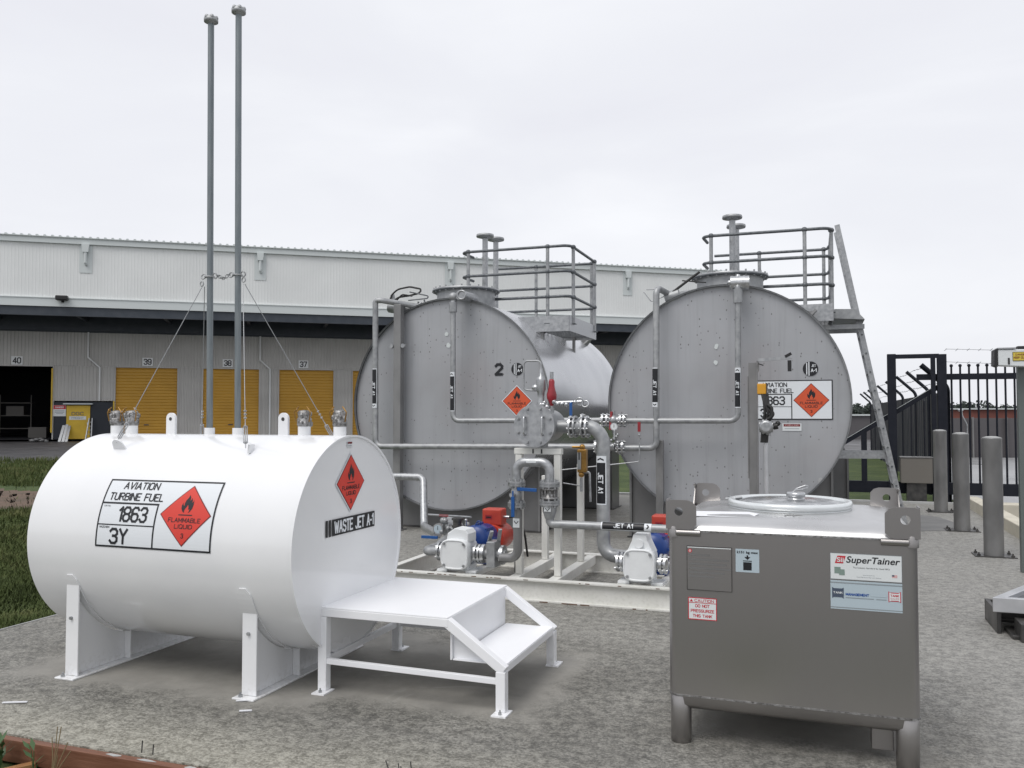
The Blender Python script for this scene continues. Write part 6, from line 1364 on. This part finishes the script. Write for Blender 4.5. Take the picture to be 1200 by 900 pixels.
# =============================================================== FORMWORK, WEEDS AND LITTLE THINGS
fm = thing('formwork_board', (-3.6, VF - .03, GZ), 'reddish stained timber formwork board left along the slab front edge', 'board')
b = MB(); b.box(-7.2, -2.05, VF - .045, VF - .004, -.115, -.006); b.build('board', 'wood', fm, bevel=.003)
for k in range(5):
    x = -3.15 + .23 * k + random.uniform(-.05, .05); w_ = random.uniform(.03, .08); c_ = Vector((x, VF - .026, -.0055))
    b = MB(); b.prism([c_ + Vector((w_ * math.cos(a) * random.uniform(.6, 1.1), .013 * math.sin(a) * random.uniform(.6, 1.1), 0)) for a in [i * .7 for i in range(9)]], (0, 0, .002)); b.build('cement_splash', 'ltconc', fm)
pk = atz(45, 893, -.12); b = MB(); b.bar((pk.x + .05, VF - .05, -.105), (pk.x - .14, VF - .30, -.12), .045, .03); tag(b.build('timber_stake', 'wood2'), 'raw orange timber stake lying against the formwork board in the near left corner', 'stake')
for i, (px, hh) in enumerate(((8, .11), (90, .09), (62, .10))):
    q = atz(px, 893, -.1); lab = ('leafy green weed at the very left end of the timber board', 'dry straw stems sprouting before the timber board', 'small dark weed near the timber stake')[i]
    t = thing('weed', (q.x, min(q.y, 3.16), GZ), lab, 'plant', 'weeds along the board')
    b = MB()
    for k in range(16 if i == 0 else 6):
        a = random.uniform(0, 6.28); r_ = random.uniform(.02, .07); h = hh * random.uniform(.6, 1.6); y = min(q.y, 3.16)
        if i == 1: b.tube([(q.x, y, GZ), (q.x + r_ * math.cos(a) * .6, y + .02, GZ + h), (q.x + r_ * 1.3 * math.cos(a), y + .03, GZ + h * 1.9)], .0022, 0, 4)
        else:
            c = Vector((q.x + r_ * math.cos(a), y + r_ * math.sin(a) * .4, GZ + h)); d = Vector((math.cos(a), math.sin(a) * .4, .5)).normalized() * .04; w_ = d.cross(Vector((0, 0, 1))).normalized() * .012
            b.add([c - d, c - w_, c + d, c + w_], [(0, 1, 2, 3)]); b.tube([(q.x, y, GZ), c - d], .002, 0, 4)
    b.build('foliage', 'straw' if i == 1 else 'weed', t, recalc=False)
for i, (px, py) in enumerate(((159, 868), (172, 876))):
    q = atv(px, py + 9, 3.262); b = MB(); b.cyl((q.x, 3.30, -.002), (q.x, 3.305, .055 - .01 * i), .003, n=6); tag(b.build('steel_pin', 'dsteel'), ('taller' if i == 0 else 'shorter') + ' thin dark steel pin standing at the slab edge', 'pin', 'edge pins')
t = thing('weed', (-1.55, 3.20, GZ), 'sparse dark twiggy weed at the slab front edge below the step', 'plant', 'weeds along the board')
b = MB()
for k in range(7): a = random.uniform(-1, 1); b.tube([(-1.55 + .02 * a, 3.20, GZ), (-1.55 + .09 * a, 3.21, GZ + .17), (-1.55 + .16 * a + random.uniform(-.02, .02), 3.22, GZ + random.uniform(.24, .34))], .0025, 0, 4)
b.build('stem', 'dsteel', t)
chips = [(18, 824), (284, 822), (288, 834)]
for i, (px, py) in enumerate(chips):
    q = atz(px, py); b = MB(); l = .06 if i == 0 else .03; b.bar((q.x - l, q.y - l * .5, .006), (q.x + l, q.y + l * .4, .007), .014, .005); tag(b.build('paint_chip', 'paper'), ('long white chip on the concrete at the far left', 'white chip on the concrete below the right saddle foot', 'second white chip just below the saddle foot')[i], 'debris', 'white chips on the slab')
